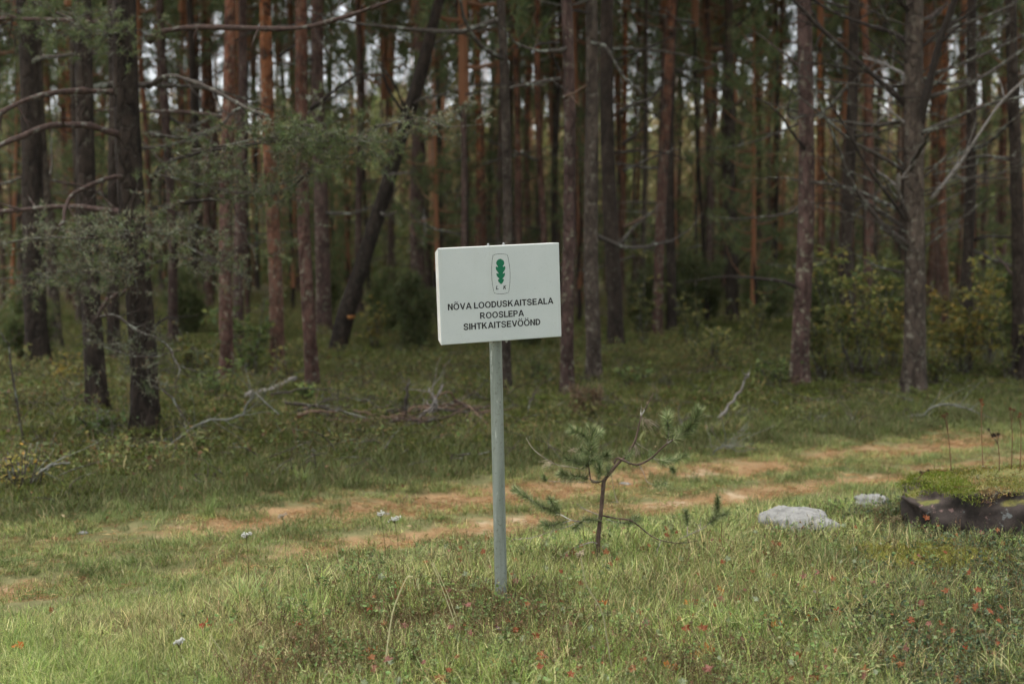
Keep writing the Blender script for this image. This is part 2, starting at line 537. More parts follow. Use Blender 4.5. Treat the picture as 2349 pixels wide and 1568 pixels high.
def scatter(name, pts, rot, scl, idx, temps, label, cat):
    c = bpy.data.collections.new(name + '_kinds')
    for k, me in enumerate(temps):
        c.objects.link(bpy.data.objects.new('%s_kind_%02d' % (name, k), me))
    me = bpy.data.meshes.new(name)
    me.vertices.add(len(pts))
    me.vertices.foreach_set('co', np.asarray(pts, np.float32).ravel())
    a = me.attributes.new('rot', 'FLOAT_VECTOR', 'POINT'); a.data.foreach_set('vector', np.asarray(rot, np.float32).ravel())
    a = me.attributes.new('scl', 'FLOAT', 'POINT'); a.data.foreach_set('value', np.asarray(scl, np.float32))
    a = me.attributes.new('idx', 'INT', 'POINT'); a.data.foreach_set('value', np.asarray(idx, np.int32))
    o = obj(name, me)
    tag(o, label, cat, kind='stuff')
    ng = bpy.data.node_groups.new(name, 'GeometryNodeTree')
    ng.interface.new_socket('Geometry', in_out='INPUT', socket_type='NodeSocketGeometry')
    ng.interface.new_socket('Geometry', in_out='OUTPUT', socket_type='NodeSocketGeometry')
    gi = ng.nodes.new('NodeGroupInput'); go = ng.nodes.new('NodeGroupOutput')
    ci = ng.nodes.new('GeometryNodeCollectionInfo')
    ci.inputs['Collection'].default_value = c
    ci.inputs['Separate Children'].default_value = True
    ci.inputs['Reset Children'].default_value = True
    ip = ng.nodes.new('GeometryNodeInstanceOnPoints')
    ip.inputs['Pick Instance'].default_value = True
    def na(nm, ty):
        x = ng.nodes.new('GeometryNodeInputNamedAttribute')
        x.data_type = ty
        x.inputs['Name'].default_value = nm
        return [s for s in x.outputs if s.enabled and s.name == 'Attribute'][0]
    L = ng.links.new
    L(gi.outputs[0], ip.inputs['Points']); L(ci.outputs[0], ip.inputs['Instance'])
    L(na('idx', 'INT'), ip.inputs['Instance Index']); L(na('rot', 'FLOAT_VECTOR'), ip.inputs['Rotation']); L(na('scl', 'FLOAT'), ip.inputs['Scale'])
    L(ip.outputs[0], go.inputs[0])
    md = o.modifiers.new('scatter', 'NODES'); md.node_group = ng
    return o
def wedge(n, y0, y1, k=0.40, pad=0.7):
    y = np.sqrt(RNG.uniform(y0 ** 2, y1 ** 2, n)); x = RNG.uniform(-1, 1, n) * (k * y + pad)
    return x, y
def place(x, y, lift=0.0): return np.stack([x, y, terrain(x, y) + lift], 1)
def spin(n, tilt=0.12): return np.stack([RNG.normal(0, tilt, n), RNG.normal(0, tilt, n), RNG.random(n) * TAU], 1)
# ------------------------------------------------------------------ trees
PINE = [(0.10, 0.135, 0.058, 4), (0.14, 0.165, 0.07, 3), (0.065, 0.095, 0.045, 3), (0.19, 0.19, 0.085, 1)]
LICHEN = [(0.21, 0.22, 0.16, 4), (0.15, 0.155, 0.11, 3), (0.10, 0.09, 0.06, 2), (0.06, 0.09, 0.035, 3), (0.16, 0.10, 0.055, 1)]

def crown_mesh(k):
    r = np.random.default_rng(100 + k)
    mb = MB()
    H = 7.5
    lean = r.normal(0, 0.03, 2)
    ax = lambda z: np.array([lean[0] * z, lean[1] * z, z])
    zz = np.linspace(-0.5, H - 0.3, 9)
    mb.tube([ax(z) for z in zz], 0.085 * (1 - zz / (H * 1.06)) + 0.012, 6, (0.30, 0.13, 0.06))
    a = r.random() * TAU
    B, D, Ls, Ws = [], [], [], []
    for i in range(34):
        z = H * (i / 34) ** 0.9
        a += 2.4 + r.normal(0, 0.4)
        prof = (0.55 + 0.6 * math.sin(math.pi * min(1, (z / H) * 1.05 + 0.12))) * (1 - 0.55 * (z / H) ** 2)
        L = 1.9 * prof * r.uniform(0.6, 1.25)
        up = r.uniform(0.05, 0.45) + 0.4 * z / H
        d = np.array([math.cos(a), math.sin(a), 0])
        t = np.linspace(0, 1, 6)[:, None]
        path = ax(z) + d * L * t + np.array([0, 0, 1]) * L * (up * t + 0.2 * t ** 2 - 0.15 * np.sin(t * 3)) + r.normal(0, 0.04, (6, 3)) * t
        mb.tube(path, np.linspace(0.032, 0.008, 6), 4, (0.22, 0.11, 0.06))
        for c in range(int(4 + 5 * L / 2)):
            f = r.uniform(0.35, 1.05)
            kx = min(int(f * 5), 4)
            c0 = path[kx] + (path[kx + 1] - path[kx]) * (f * 5 - kx) + r.normal(0, 0.16, 3) * (0.4 + f)
            n = r.integers(26, 44)
            dd = unit(r.normal(size=(n, 3)) + np.array([0, 0, 0.5]) + d * 0.4)
            B.append(c0 + dd * 0.05 + r.normal(0, 0.06, (n, 3))); D.append(dd)
            Ls.append(r.uniform(0.10, 0.22, n)); Ws.append(r.uniform(0.018, 0.045, n))
    B, D = np.concatenate(B), np.concatenate(D)
    shards(mb, B, D, np.concatenate(Ls), np.concatenate(Ws), pick(PINE, len(B)))
    return mb.mesh('crown', M['crown'], False)
CROWNS = [crown_mesh(k) for k in range(6)]

def dead_branch_mesh(k, mat):
    r = np.random.default_rng(200 + k)
    mb = MB()
    L = r.uniform(0.9, 2.7)
    t = np.linspace(0, 1, 12)[:, None]
    up = r.uniform(-0.25, 0.55); bow = r.uniform(-0.5, 0.35); sw = r.normal(0, 0.25)
    path = np.hstack([L * t, L * sw * t ** 2 + 0.03 * np.sin(9 * t + k), L * (up * t + bow * t * (t - 1) * -1)]) + np.cumsum(r.normal(0, 0.012, (12, 3)), 0)
    r0 = 0.013 + 0.009 * L
    mb.tube(path, np.linspace(r0, 0.003, 12), 5)
    for i in range(r.integers(3, 9)):
        j = r.integers(3, 11)
        T = unit(path[j] - path[j - 1])
        d = unit(T * 0.9 + r.normal(0, 0.7, 3))
        l = r.uniform(0.12, 0.5) * (1.3 - j / 12)
        m = np.linspace(0, 1, 5)[:, None]
        p = path[j] + d * l * m + np.cumsum(r.normal(0, 0.012, (5, 3)), 0) * m
        mb.tube(p, np.linspace(0.006, 0.002, 5), 4)
    return mb.mesh('branch', mat)
DEADS = [dead_branch_mesh(k, M[('deadwood', 'deadwood', 'darkwood', 'deadwood', 'pinkwood')[k % 5]]) for k in range(10)]

def trunk_geo(base, sx, sy, H, r0, rough, seed, dens=1.0, bend=None, flare=0.4):
    r = np.random.default_rng(300 + seed)
    zs = np.concatenate([np.linspace(-0.15, 0.8, int(16 * dens)), np.linspace(0.9, 6.5, int(44 * dens)), np.linspace(6.9, H, 14)])
    ph = r.random(4) * TAU
    wob = 0.04 + 0.02 * r.random()
    x = base[0] + sx * zs + wob * (np.sin(zs * 0.7 + ph[0]) - math.sin(ph[0])) * sstep(0, 2, zs)
    y = base[1] + sy * zs + wob * (np.sin(zs * 0.6 + ph[1]) - math.sin(ph[1])) * sstep(0, 2, zs)
    if bend is not None:
        x = x + bend(zs)
    path = np.stack([x, y, base[2] + zs], 1)
    rad = r0 * (1 + flare * np.exp(-np.maximum(zs, 0) / 0.22)) * (1 - 0.80 * np.clip(zs / H, 0, 1) ** 1.2)
    seg = int(20 * dens)
    def disp(p, th):
        Pz = np.broadcast_to((p[:, 2] - base[2])[:, None], (len(p), len(th)))
        c, s_ = np.broadcast_to(np.cos(th), Pz.shape), np.broadcast_to(np.sin(th), Pz.shape)
        k = 4.2
        q = np.stack([c * k, s_ * k, Pz * 1.6], -1)
        a = vnoise(q, seed) ; b = np.abs(vnoise(q * np.array([2.1, 2.1, 1.7]), seed + 9))
        lump = vnoise(np.stack([c * 0.8, s_ * 0.8, Pz * 0.6], -1), seed + 4)
        fl = np.exp(-np.maximum(Pz, 0) / 0.25) * 0.22 * np.cos(5 * np.broadcast_to(th, Pz.shape) + seed)
        fade = 1 - 0.7 * sstep(2.5, 6, Pz)
        return 1 + rough * fade * (0.5 * a + 1.1 * (b - 0.3)) + 0.04 * lump + fl * (flare > 0.3)
    mb = MB()
    mb.tube(path, rad, seg, None, disp)
    return mb, path, zs, rad

def limb(tree, pts, d0, d1, r0, r1, mat, name='branch', twigs=0, seed=0, m=14, seg=6, tw_len=0.35, jit=0.01):
    r = np.random.default_rng(900 + seed)
    n = len(pts)
    w = np.array([P(u, v, d0 + (d1 - d0) * k / (n - 1)) for k, (u, v) in enumerate(pts)])
    path = smooth_path(w, m)
    path[1:] += np.cumsum(r.normal(0, jit * 0.5, (m - 1, 3)), 0) * 0.5
    mb = MB()
    rr = np.linspace(r0, r1, m) * (1 + 0.13 * r.normal(size=m))
    rr[0] *= 1.35
    mb.tube(path, rr, seg)
    for i in range(twigs):
        j = int(r.integers(2, m - 1))
        T = unit(path[j] - path[j - 1])
        d = unit(T * 0.8 + r.normal(0, 0.7, 3))
        l = tw_len * r.uniform(0.3, 1.1)
        q = np.linspace(0, 1, 6)[:, None]
        p = path[j] + d * l * q + np.cumsum(r.normal(0, 0.015, (6, 3)), 0) * q
        mb.tube(p, np.linspace(max(0.004, r1 * 0.8), 0.002, 6), 4)
        for _ in range(2):
            jj = int(r.integers(2, 5)); dd = unit(d * 0.8 + r.normal(0, 0.7, 3))
            mb.tube(np.stack([p[jj], p[jj] + dd * l * 0.25, p[jj] + dd * l * 0.45 + r.normal(0, 0.02, 3)]), [0.0018, 0.0014, 0.001], 3)
    o = part(name, mb, M[mat], tree)
    return o, path

TREES = {}
def pine(key, ut, ub, vb, w, mat, label, H=17.0, dens=1.0, rough=0.05, nb=6, dy=0.0, crown=True, bend=None, flare=0.35, bz=(1.2, 7.0)):
    b = G(ub, vb)
    d = b[1]
    zt = P(ut, 0, d)
    sx = (zt[0] - b[0]) / (zt[2] - b[2])
    r0 = w * 0.86 * d / F_PX / 2
    seed = len(TREES) + 1
    tr = root('pine_tree', b, label, 'tree')
    mb, path, zs, rad = trunk_geo(b, sx, dy, H, r0, rough, seed, dens, bend, flare)
    part('trunk', mb, M[mat], tr)
    TREES[key] = (tr, path, zs, rad, d)
    r = np.random.default_rng(400 + seed)
    if crown:
        zc = H * r.uniform(0.52, 0.60)
        c = obj('crown', CROWNS[seed % 6], tr)
        c.location = np.array([np.interp(zc, zs, path[:, k]) for k in range(3)]) - b
        sc = (H - zc + 0.4) / 7.5
        c.scale = (sc * 1.2, sc * 1.2, sc)
        c.rotation_euler.z = r.random() * TAU
    for i in range(nb):
        z = bz[0] + (bz[1] - bz[0]) * (i + r.random()) / nb
        o = obj('branch', DEADS[int(r.integers(0, 10))], tr)
        rr = np.interp(z, zs, rad)
        a = r.random() * TAU
        o.location = np.array([np.interp(z, zs, path[:, k]) for k in range(3)]) - b + np.array([math.cos(a), math.sin(a), 0]) * rr * 0.8
        o.rotation_euler = (r.normal(0, 0.3), r.normal(0.0, 0.25), a)
        s = r.uniform(0.55, 1.15)
        o.scale = (s, s, s)
    return tr

pine('A', 310, 335, 993, 72, 'bark_dark', 'thick dark-barked pine at the left with long arching bare branches', 16, 2.2, 0.10, 0, flare=0.30)
pine('B', 40, 88, 850, 60, 'bark_dark', 'broad dark pine trunk nearest the left edge behind lichen-hung twigs', 17, 1.3, 0.08, 5)
pine('B2', 98, 128, 800, 32, 'bark_grey', 'slim grey pine just right of the broad trunk at the left edge', 17, nb=4)
pine('C', 180, 222, 942, 53, 'bark_dark', 'dark pine standing just left of the thick arching-branched pine', 16, 1.4, 0.08, 3)
pine('C2', 243, 262, 830, 34, 'bark_dark', 'narrow dark pine squeezed between the two near trunks on the left', 17, nb=3)
pine('D0', 380, 398, 790, 26, 'bark_purple', 'slender dull pine right beside the thick arching-branched pine', 17, nb=5)
pine('D', 512, 521, 890, 36, 'bark_red', 'red-barked pine left of the bright orange trunk, leaves round its foot', 17, 1.2, 0.05, 3)
pine('D2', 545, 547, 800, 28, 'bark_purple', 'greyish pink pine touching the right side of a red-barked pine', 17, nb=4)
pine('E', 624, 637, 866, 38, 'bark_orange', 'bright orange-barked pine with a lichen-grey foot, left of centre', 17, 1.2, 0.05, 2, bz=(3, 8))
pine('F', 686, 716, 903, 36, 'bark_red', 'red pine with pale lichen patches rising behind the brush pile', 17, 1.3, 0.05, 3, bz=(3, 8))
pine('F2', 735, 742, 770, 40, 'bark_purple', 'dusky purple pine just behind the lichen-patched red pine', 18, nb=5)
pine('H', 955, 962, 745, 40, 'bark_purple', 'stout purple-red pine crossing behind the leaning trunk', 18, nb=6)
pine('H2', 815, 826, 730, 20, 'bark_purple', 'thin dull red pine left of the leaning trunk', 17, nb=4)
pine('I', 1052, 1066, 760, 19, 'bark_dark', 'thin dark pine beside the pair of glowing orange trunks', 17, nb=4)
pine('I2', 1083, 1092, 745, 19, 'bark_orange', 'left trunk of the glowing orange pair above the sign', 18, nb=2)
pine('I3', 1099, 1108, 735, 16, 'bark_orange', 'right trunk of the glowing orange pair above the sign', 18, nb=2)
pine('J', 1144, 1162, 906, 27, 'bark_grey', 'straight grey pine directly behind the sign and its post', 17, 1.1, 0.05, 3, bz=(3, 7))
pine('J2', 1184, 1187, 735, 15, 'bark_red', 'thin reddish pine just right of the grey pine behind the sign', 17, nb=3)
pine('J3', 1238, 1256, 750, 19, 'bark_red', 'slim rust-red pine left of the trunk at the sign right edge', 17, nb=3)
pine('K', 1284, 1303, 916, 35, 'bark_purple', 'purple-brown lichen-flecked pine along the right edge of the sign', 17, 1.3, 0.05, 2)
pine('L', 1341, 1364, 877, 40, 'bark_grey', 'grey pine with a pale bent branch, second trunk right of the sign', 17, 1.4, 0.05, 2)
pine('M', 1402, 1413, 806, 42, 'bark_dark', 'wide dark pine close behind the grey one right of the sign', 18, 1.1, 0.06, 5)
pine('N', 1552, 1540, 765, 26, 'bark_dark', 'dark straight pine rising from the juniper thicket right of centre', 17, nb=6)
pine('N2', 1600, 1622, 740, 11, 'bark_dark', 'thin dark leaning stem right of the juniper thicket', 12, nb=3)
pine('O', 1668, 1680, 742, 33, 'bark_dark', 'dark lichen-twigged pine standing alone between juniper and red pine', 17, 1.1, 0.06, 12)
pine('Q', 1852, 1833, 892, 46, 'bark_purple', 'stout red-purple pine left of the many-branched grey pine', 17, 1.4, 0.07, 9)
pine('R', 1942, 1942, 800, 34, 'bark_dark', 'dark trunk in the leaves left of the many-branched grey pine', 17, nb=10)
pine('R2', 1982, 1986, 770, 24, 'bark_red', 'rust-red pine seen behind branches left of the branched grey pine', 17, nb=4)
pine('S', 2112, 2096, 908, 56, 'bark_grey', 'many-branched grey pine with a flared foot at the right', 16, 2.0, 0.08, 14, flare=0.45)
pine('T', 2236, 2206, 830, 30, 'bark_dark', 'dark pine among yellow leaves right of the branched grey pine', 17, nb=11)
pine('T2', 2172, 2168, 760, 22, 'bark_orange', 'orange-tinged pine just right of the branched grey pine', 17, nb=4)
pine('U', 2338, 2336, 880, 36, 'bark_dark', 'dark pine trunk at the very right edge', 17, 1.2, 0.07, 8)

# the leaning tree: a path of its own
def leaning():
    d = G(772, 815)[1]
    b = G(772, 815)
    pts = [b - np.array([0.05, 0, 0.2])] + [P(u, v, d + k * 0.05) for k, (u, v) in enumerate([(780, 775), (803, 690), (835, 590), (880, 450), (915, 330), (952, 215), (985, 90), (1008, 0), (1040, -140), (1060, -300)])]
    path = smooth_path(pts, 60)
    t = root('leaning_tree', b, 'dark crooked tree leaning to the right above a hacked stump foot', 'tree')
    rad = np.interp(np.linspace(0, 1, 60), [0, 0.05, 0.3, 0.7, 1], [44, 31, 26, 21, 12]) * d / F_PX / 2 * 1.35
    def disp(p, th):
        q = np.stack([np.broadcast_to(np.cos(th) * 3, (len(p), len(th))), np.broadcast_to(np.sin(th) * 3, (len(p), len(th))), np.broadcast_to(p[:, 2:3] * 2, (len(p), len(th)))], -1)
        return 1 + 0.13 * vnoise(q, 77)
    mb = MB(); mb.tube(path, rad, 16, None, disp)
    part('trunk', mb, M['bark_dark'], t)
    LOC[t] = b
    for k, (pp, m_) in enumerate([([(971, 128), (1000, 99), (1044, 69), (1070, 48)], 'deadwood'), ([(924, 256), (894, 208), (878, 165), (880, 124)], 'darkwood'),
                            ([(927, 256), (964, 230), (1008, 219), (1033, 212)], 'deadwood'), ([(862, 480), (885, 495), (912, 488)], 'deadwood'),
                            ([(880, 405), (915, 398), (950, 395)], 'deadwood'), ([(925, 240), (900, 190), (860, 140)], 'deadwood')]):
        limb(t, pp, d + 0.3, d + 0.2 - 0.3 * k, 0.028, 0.010, m_, twigs=3, seed=60 + k)
    # the hacked wound near the foot
    mb = MB()
    q = P(803, 728, d - 0.20)
    a = np.linspace(0, TAU, 11)[:-1]
    ring = np.stack([q[0] + 0.05 * np.cos(a) * (1 + 0.3 * np.sin(3 * a)), np.full(10, q[1]), q[2] + 0.04 * np.sin(a) * (1 + 0.3 * np.cos(2 * a))], 1)
    V = np.vstack([ring, ring + [0.02, 0.2, 0], q - [0, 0.02, 0]])
    j = np.arange(10)
    mb.add(V, [np.stack([j, (j + 1) % 10, 10 + (j + 1) % 10, 10 + j], 1), np.stack([(j + 1) % 10, j, np.full(10, 20)], 1)])
    o = part('cut_wound', mb, M['rotwood'], t)
    o['label'] = 'orange rotten wood showing in the hacked foot'
    c = obj('crown', CROWNS[2], t)
    c.location = path[-1] - b - np.array([0, 0, 0.4]); c.scale = (0.6, 0.6, 0.6)
M['rotwood'] = wood('rotwood', (0.16, 0.065, 0.02), (0.30, 0.14, 0.05))
leaning()

# --- branches read off the photograph: the thick pine on the left
def A_branches():
    tr, path, zs, rad, d = TREES['A']
    L = [([(285, 214), (200, 207), (100, 217), (0, 250), (-60, 280)], -0.9, 0.036, 0.022, 'pinkwood', 1),
         ([(302, 318), (205, 292), (100, 292), (0, 332), (-60, 380)], -1.3, 0.038, 0.022, 'pinkwood', 2),
         ([(315, 414), (262, 405), (175, 438), (152, 470), (148, 500), (120, 526)], -0.8, 0.030, 0.012, 'pinkwood', 4),
         ([(300, 492), (260, 480), (150, 475), (0, 486), (-60, 500)], 0.9, 0.034, 0.022, 'pinkwood', 1),
         ([(290, 88), (255, 72), (215, 68)], -0.6, 0.026, 0.010, 'darkwood', 3),
         ([(290, 60), (130, 45), (0, 38), (-60, 50)], 1.0, 0.026, 0.018, 'pinkwood', 3),
         ([(340, 92), (400, 67), (550, 65), (700, 62), (800, 35), (870, 8), (930, -20)], -0.7, 0.034, 0.016, 'pinkwood', 4),
         ([(342, 196), (400, 172), (470, 190), (560, 240), (622, 262)], -1.2, 0.034, 0.014, 'deadwood', 6),
         ([(345, 310), (430, 312), (490, 285), (530, 240), (560, 222)], 0.5, 0.022, 0.010, 'deadwood', 5),
         ([(350, 412), (380, 375), (450, 350), (560, 330), (700, 310)], -1.3, 0.030, 0.008, 'darkwood', 6),
         ([(352, 480), (420, 470), (520, 455), (650, 430), (720, 372)], -0.5, 0.026, 0.008, 'darkwood', 6),
         ([(305, 668), (255, 678), (232, 705), (222, 728)], -0.6, 0.030, 0.016, 'pinkwood', 2),
         ([(222, 728), (262, 722), (310, 750), (372, 776), (400, 815), (412, 845)], -1.1, 0.018, 0.008, 'deadwood', 9),
         ([(345, 880), (390, 900), (430, 960), (440, 1000)], -0.8, 0.014, 0.006, 'deadwood', 10),
         ([(345, 760), (375, 735), (400, 730)], 0.4, 0.018, 0.010, 'darkwood', 2),
         ([(360, 600), (420, 595), (520, 610), (560, 640)], -0.4, 0.014, 0.005, 'deadwood', 7)]
    for k, (pp, dd, a, b, m_, tw) in enumerate(L):
        z = path[np.argmin(np.abs(path[:, 2] - P(330, pp[0][1], d)[2]))]
        limb(tr, pp, d, d + dd, a * 0.85, b * 0.85, m_, twigs=tw + 3, seed=k, m=22, seg=8, jit=0.022)
    # needle and lichen sprays that hang from its branches
    S = [([(440, 345), (520, 330), (620, 312), (740, 305), (850, 318)], 40, -1.3, 62, 0.5),
         ([(660, 330), (720, 318), (800, 325), (860, 335)], 26, -1.4, 40, 0.12),
         ([(360, 400), (450, 420), (540, 440), (640, 425), (700, 400)], 50, -0.9, 60, 0.5),
         ([(0, 560), (110, 545), (220, 545), (330, 530), (440, 520)], 42, -1.0, 66, 0.8),
         ([(0, 640), (120, 625), (240, 620), (360, 600)], 44, -0.8, 40, 0.7),
         ([(130, 30), (200, 60), (260, 85)], 40, -0.7, 34, 0.25),
         ([(0, 60), (60, 40), (140, 70)], 36, 0.8, 22, 0.3),
         ([(860, 290), (916, 280), (975, 272), (1026, 289), (1107, 285)], 16, -1.3, 14, 0.95),
         ([(420, 560), (500, 600), (560, 560)], 40, -0.6, 22, 0.7),
         ([(200, 780), (330, 820), (420, 800)], 55, -0.9, 20, 0.8)]
    for k, (pp, th, dd, n, lich) in enumerate(S):
        r = np.random.default_rng(1200 + k)
        o, pth = limb(tr, pp, d + dd * 0.8, d + dd, 0.010, 0.004, 'deadwood', 'branch', 3, 700 + k, m=20)
        mb = MB(); tw = MB()
        sc = d / F_PX
        for i in range(n):
            c = pth[int(r.integers(0, 20))] + np.array([r.normal(0, 12 * sc), r.normal(0, 0.25), r.normal(0, th * 0.5) * sc])
            a = r.random() * TAU
            L_ = r.uniform(0.18, 0.45)
            dr = unit(np.array([math.cos(a), 0.7 * math.sin(a), r.normal(0.0, 0.35)]))
            q = np.linspace(0, 1, 6)[:, None]
            p = c + dr * L_ * q + np.cumsum(r.normal(0, 0.014, (6, 3)), 0)
            tw.tube(p, np.linspace(0.004, 0.0015, 6), 3)
            for _ in range(3):
                j = int(r.integers(1, 5)); d2 = unit(dr + r.normal(0, 0.7, 3)); l2 = L_ * r.uniform(0.25, 0.6)
                p2 = p[j] + d2 * l2 * q + np.cumsum(r.normal(0, 0.010, (6, 3)), 0)
                tw.tube(p2, np.linspace(0.003, 0.001, 6), 3)
                if r.random() < lich: needles(mb, p2, 30, 0.038, 0.0065, 0.1, LICHEN)
                else: needles(mb, p2, 50, 0.060, 0.0048, 0.6, PINE, 0.25)
            if r.random() < lich: needles(mb, p, 38, 0.038, 0.0065, 0.1, LICHEN)
        part('twigs', tw, M['deadwood'], o)['kind'] = 'stuff'
        part('needles', mb, M['needle'], o, False)['kind'] = 'stuff'
A_branches()

def S_branches():
    tr, path, zs, rad, d = TREES['S']
    L = [([(2091, 106), (2054, 77), (2018, 66), (1967, 51), (1897, 22), (1850, -10)], 0.6, 0.032, 0.016, 'darkwood', 2),
         ([(2086, 247), (2040, 205), (1967, 139), (1883, 66), (1824, 7), (1790, -30)], -0.9, 0.036, 0.020, 'darkwood', 2),
         ([(2106, 326), (2117, 256), (2142, 154), (2164, 73), (2192, -5), (2205, -50)], -0.8, 0.048, 0.032, 'darkwood', 1),
         ([(2098, 186), (2055, 161), (2018, 144), (1978, 133)], 0.7, 0.024, 0.012, 'palewood', 3),
         ([(2084, 397), (2018, 355), (1952, 318), (1883, 260), (1795, 190)], -0.7, 0.030, 0.010, 'deadwood', 3),
         ([(2090, 520), (2047, 464), (1989, 388), (1952, 322), (1897, 234)], -1.1, 0.026, 0.010, 'darkwood', 2),
         ([(2092, 532), (2022, 486), (1967, 450), (1908, 410), (1883, 380)], -0.3, 0.022, 0.008, 'deadwood', 3),
         ([(2134, 458), (2183, 399), (2237, 322), (2292, 241), (2349, 185), (2390, 150)], -0.8, 0.022, 0.012, 'palewood', 3),
         ([(2135, 222), (2219, 194), (2274, 161), (2349, 109), (2400, 70)], 0.3, 0.026, 0.014, 'deadwood', 6),
         ([(2140, 170), (2219, 139), (2292, 106), (2349, 76), (2400, 50)], 0.8, 0.024, 0.012, 'deadwood', 6),
         ([(2075, 470), (2061, 435), (2062, 399)], -0.4, 0.022, 0.018, 'palewood', 0),
         ([(2088, 292), (2050, 262), (2018, 238)], -0.5, 0.020, 0.014, 'palewood', 1),
         ([(2086, 580), (2050, 545), (2018, 523)], -0.5, 0.020, 0.010, 'deadwood', 3),
         ([(2095, 40), (2075, 15), (2050, -15)], -0.4, 0.030, 0.02, 'darkwood', 1),
         ([(2128, 95), (2200, 60), (2300, 20), (2349, -10)], 0.8, 0.02, 0.010, 'deadwood', 6),
         ([(2140, 400), (2200, 385), (2260, 372), (2330, 355)], 1.0, 0.014, 0.006, 'deadwood', 5)]
    for k, (pp, dd, a, b, m_, tw) in enumerate(L):
        limb(tr, pp, d, d + dd, a, b, m_, twigs=tw + 4, seed=30 + k, m=18, seg=7, tw_len=0.5)
    r = np.random.default_rng(808)
    for k in range(30):                                   # the fan of fine dead branches
        z = r.uniform(1.6, 4.6); sd = -1 if r.random() < 0.5 else 1
        p0 = np.array([np.interp(z, zs, path[:, q]) for q in range(3)])
        L = r.uniform(0.7, 2.1); el = r.uniform(0.25, 0.9); az = r.normal(0, 0.5)
        dr = np.array([sd * math.cos(el) * math.cos(az), math.cos(el) * math.sin(az), math.sin(el)])
        t_ = np.linspace(0, 1, 12)[:, None]
        pth = p0 + dr * L * t_ + np.array([0, 0, 1]) * r.uniform(-0.25, 0.2) * L * t_ ** 2 + np.cumsum(r.normal(0, 0.012, (12, 3)), 0) * t_
        mb = MB(); mb.tube(pth, np.linspace(0.014, 0.004, 12) * r.uniform(0.7, 1.2), 5)
        for _ in range(6):
            j = int(r.integers(3, 12)); d2 = unit(dr + r.normal(0, 0.6, 3)); l2 = L * r.uniform(0.1, 0.35)
            mb.tube(np.stack([pth[j], pth[j] + d2 * l2 * 0.5, pth[j] + d2 * l2 + r.normal(0, 0.03, 3)]), [0.005, 0.0035, 0.002], 4)
        part('branch', mb, M[('deadwood', 'darkwood', 'deadwood')[k % 3]], tr)
S_branches()
for key, pp, dd, a, b, m_, tw in [
        ('L', [(1357, 99), (1387, 106), (1412, 146), (1434, 181), (1460, 200), (1470, 218)], -0.6, 0.028, 0.012, 'deadwood', 3),
        ('L', [(1352, 30), (1310, 22), (1270, 40), (1235, 75)], -0.4, 0.022, 0.010, 'darkwood', 4),
        ('O', [(1660, 135), (1613, 161), (1540, 161), (1456, 179)], -0.8, 0.036, 0.016, 'deadwood', 4),
        ('O', [(1684, 243), (1730, 205), (1765, 170)], -0.8, 0.036, 0.022, 'brownwood', 2),
        ('O', [(1675, 390), (1620, 365), (1570, 345)], -0.5, 0.028, 0.010, 'deadwood', 4),
        ('O', [(1685, 335), (1730, 312), (1790, 310)], -0.5, 0.026, 0.010, 'deadwood', 5),
        ('O', [(1675, 250), (1620, 225), (1580, 212)], 0.4, 0.026, 0.010, 'darkwood', 3),
        ('O', [(1680, 70), (1720, 30), (1760, -10)], -0.4, 0.036, 0.02, 'darkwood', 2),
        ('M', [(1423, 258), (1452, 240), (1493, 227), (1512, 205)], -0.6, 0.038, 0.018, 'deadwood', 2),
        ('M', [(1428, 332), (1475, 295), (1530, 240)], 0.5, 0.024, 0.012, 'darkwood', 3),
        ('M', [(1430, 392), (1500, 360), (1560, 342)], -0.3, 0.028, 0.012, 'deadwood', 3),
        ('M', [(1410, 140), (1470, 115), (1540, 85)], -0.6, 0.028, 0.012, 'darkwood', 3),
        ('M', [(1432, 520), (1480, 497)], -0.3, 0.026, 0.018, 'brownwood', 0),
        ('K', [(1283, 97), (1240, 100), (1226, 108)], -0.3, 0.018, 0.010, 'darkwood', 2),
        ('K', [(1284, 180), (1225, 190), (1172, 200)], -0.4, 0.026, 0.014, 'deadwood', 3),
        ('K', [(1283, 160), (1265, 125), (1257, 95)], -0.3, 0.016, 0.009, 'darkwood', 2),
        ('K', [(1294, 222), (1320, 212), (1345, 195)], -0.4, 0.016, 0.010, 'brownwood', 1),
        ('N', [(1540, 180), (1500, 215), (1450, 320)], 0.4, 0.02, 0.010, 'darkwood', 3),
        ('H', [(968, 480), (975, 520), (970, 560)], -0.5, 0.05, 0.03, 'palewood', 0),
        ('F', [(712, 250), (770, 205), (830, 160)], -0.5, 0.022, 0.010, 'darkwood', 3),
        ('E', [(640, 130), (680, 100), (740, 30)], -0.4, 0.020, 0.010, 'darkwood', 2)]:
    tr, path, zs, rad, d = TREES[key]
    limb(tr, pp, d, d + dd, a, b, m_, twigs=tw, seed=hash((key, pp[0])) % 1000 if False else int(pp[0][0] + pp[0][1]), m=12)

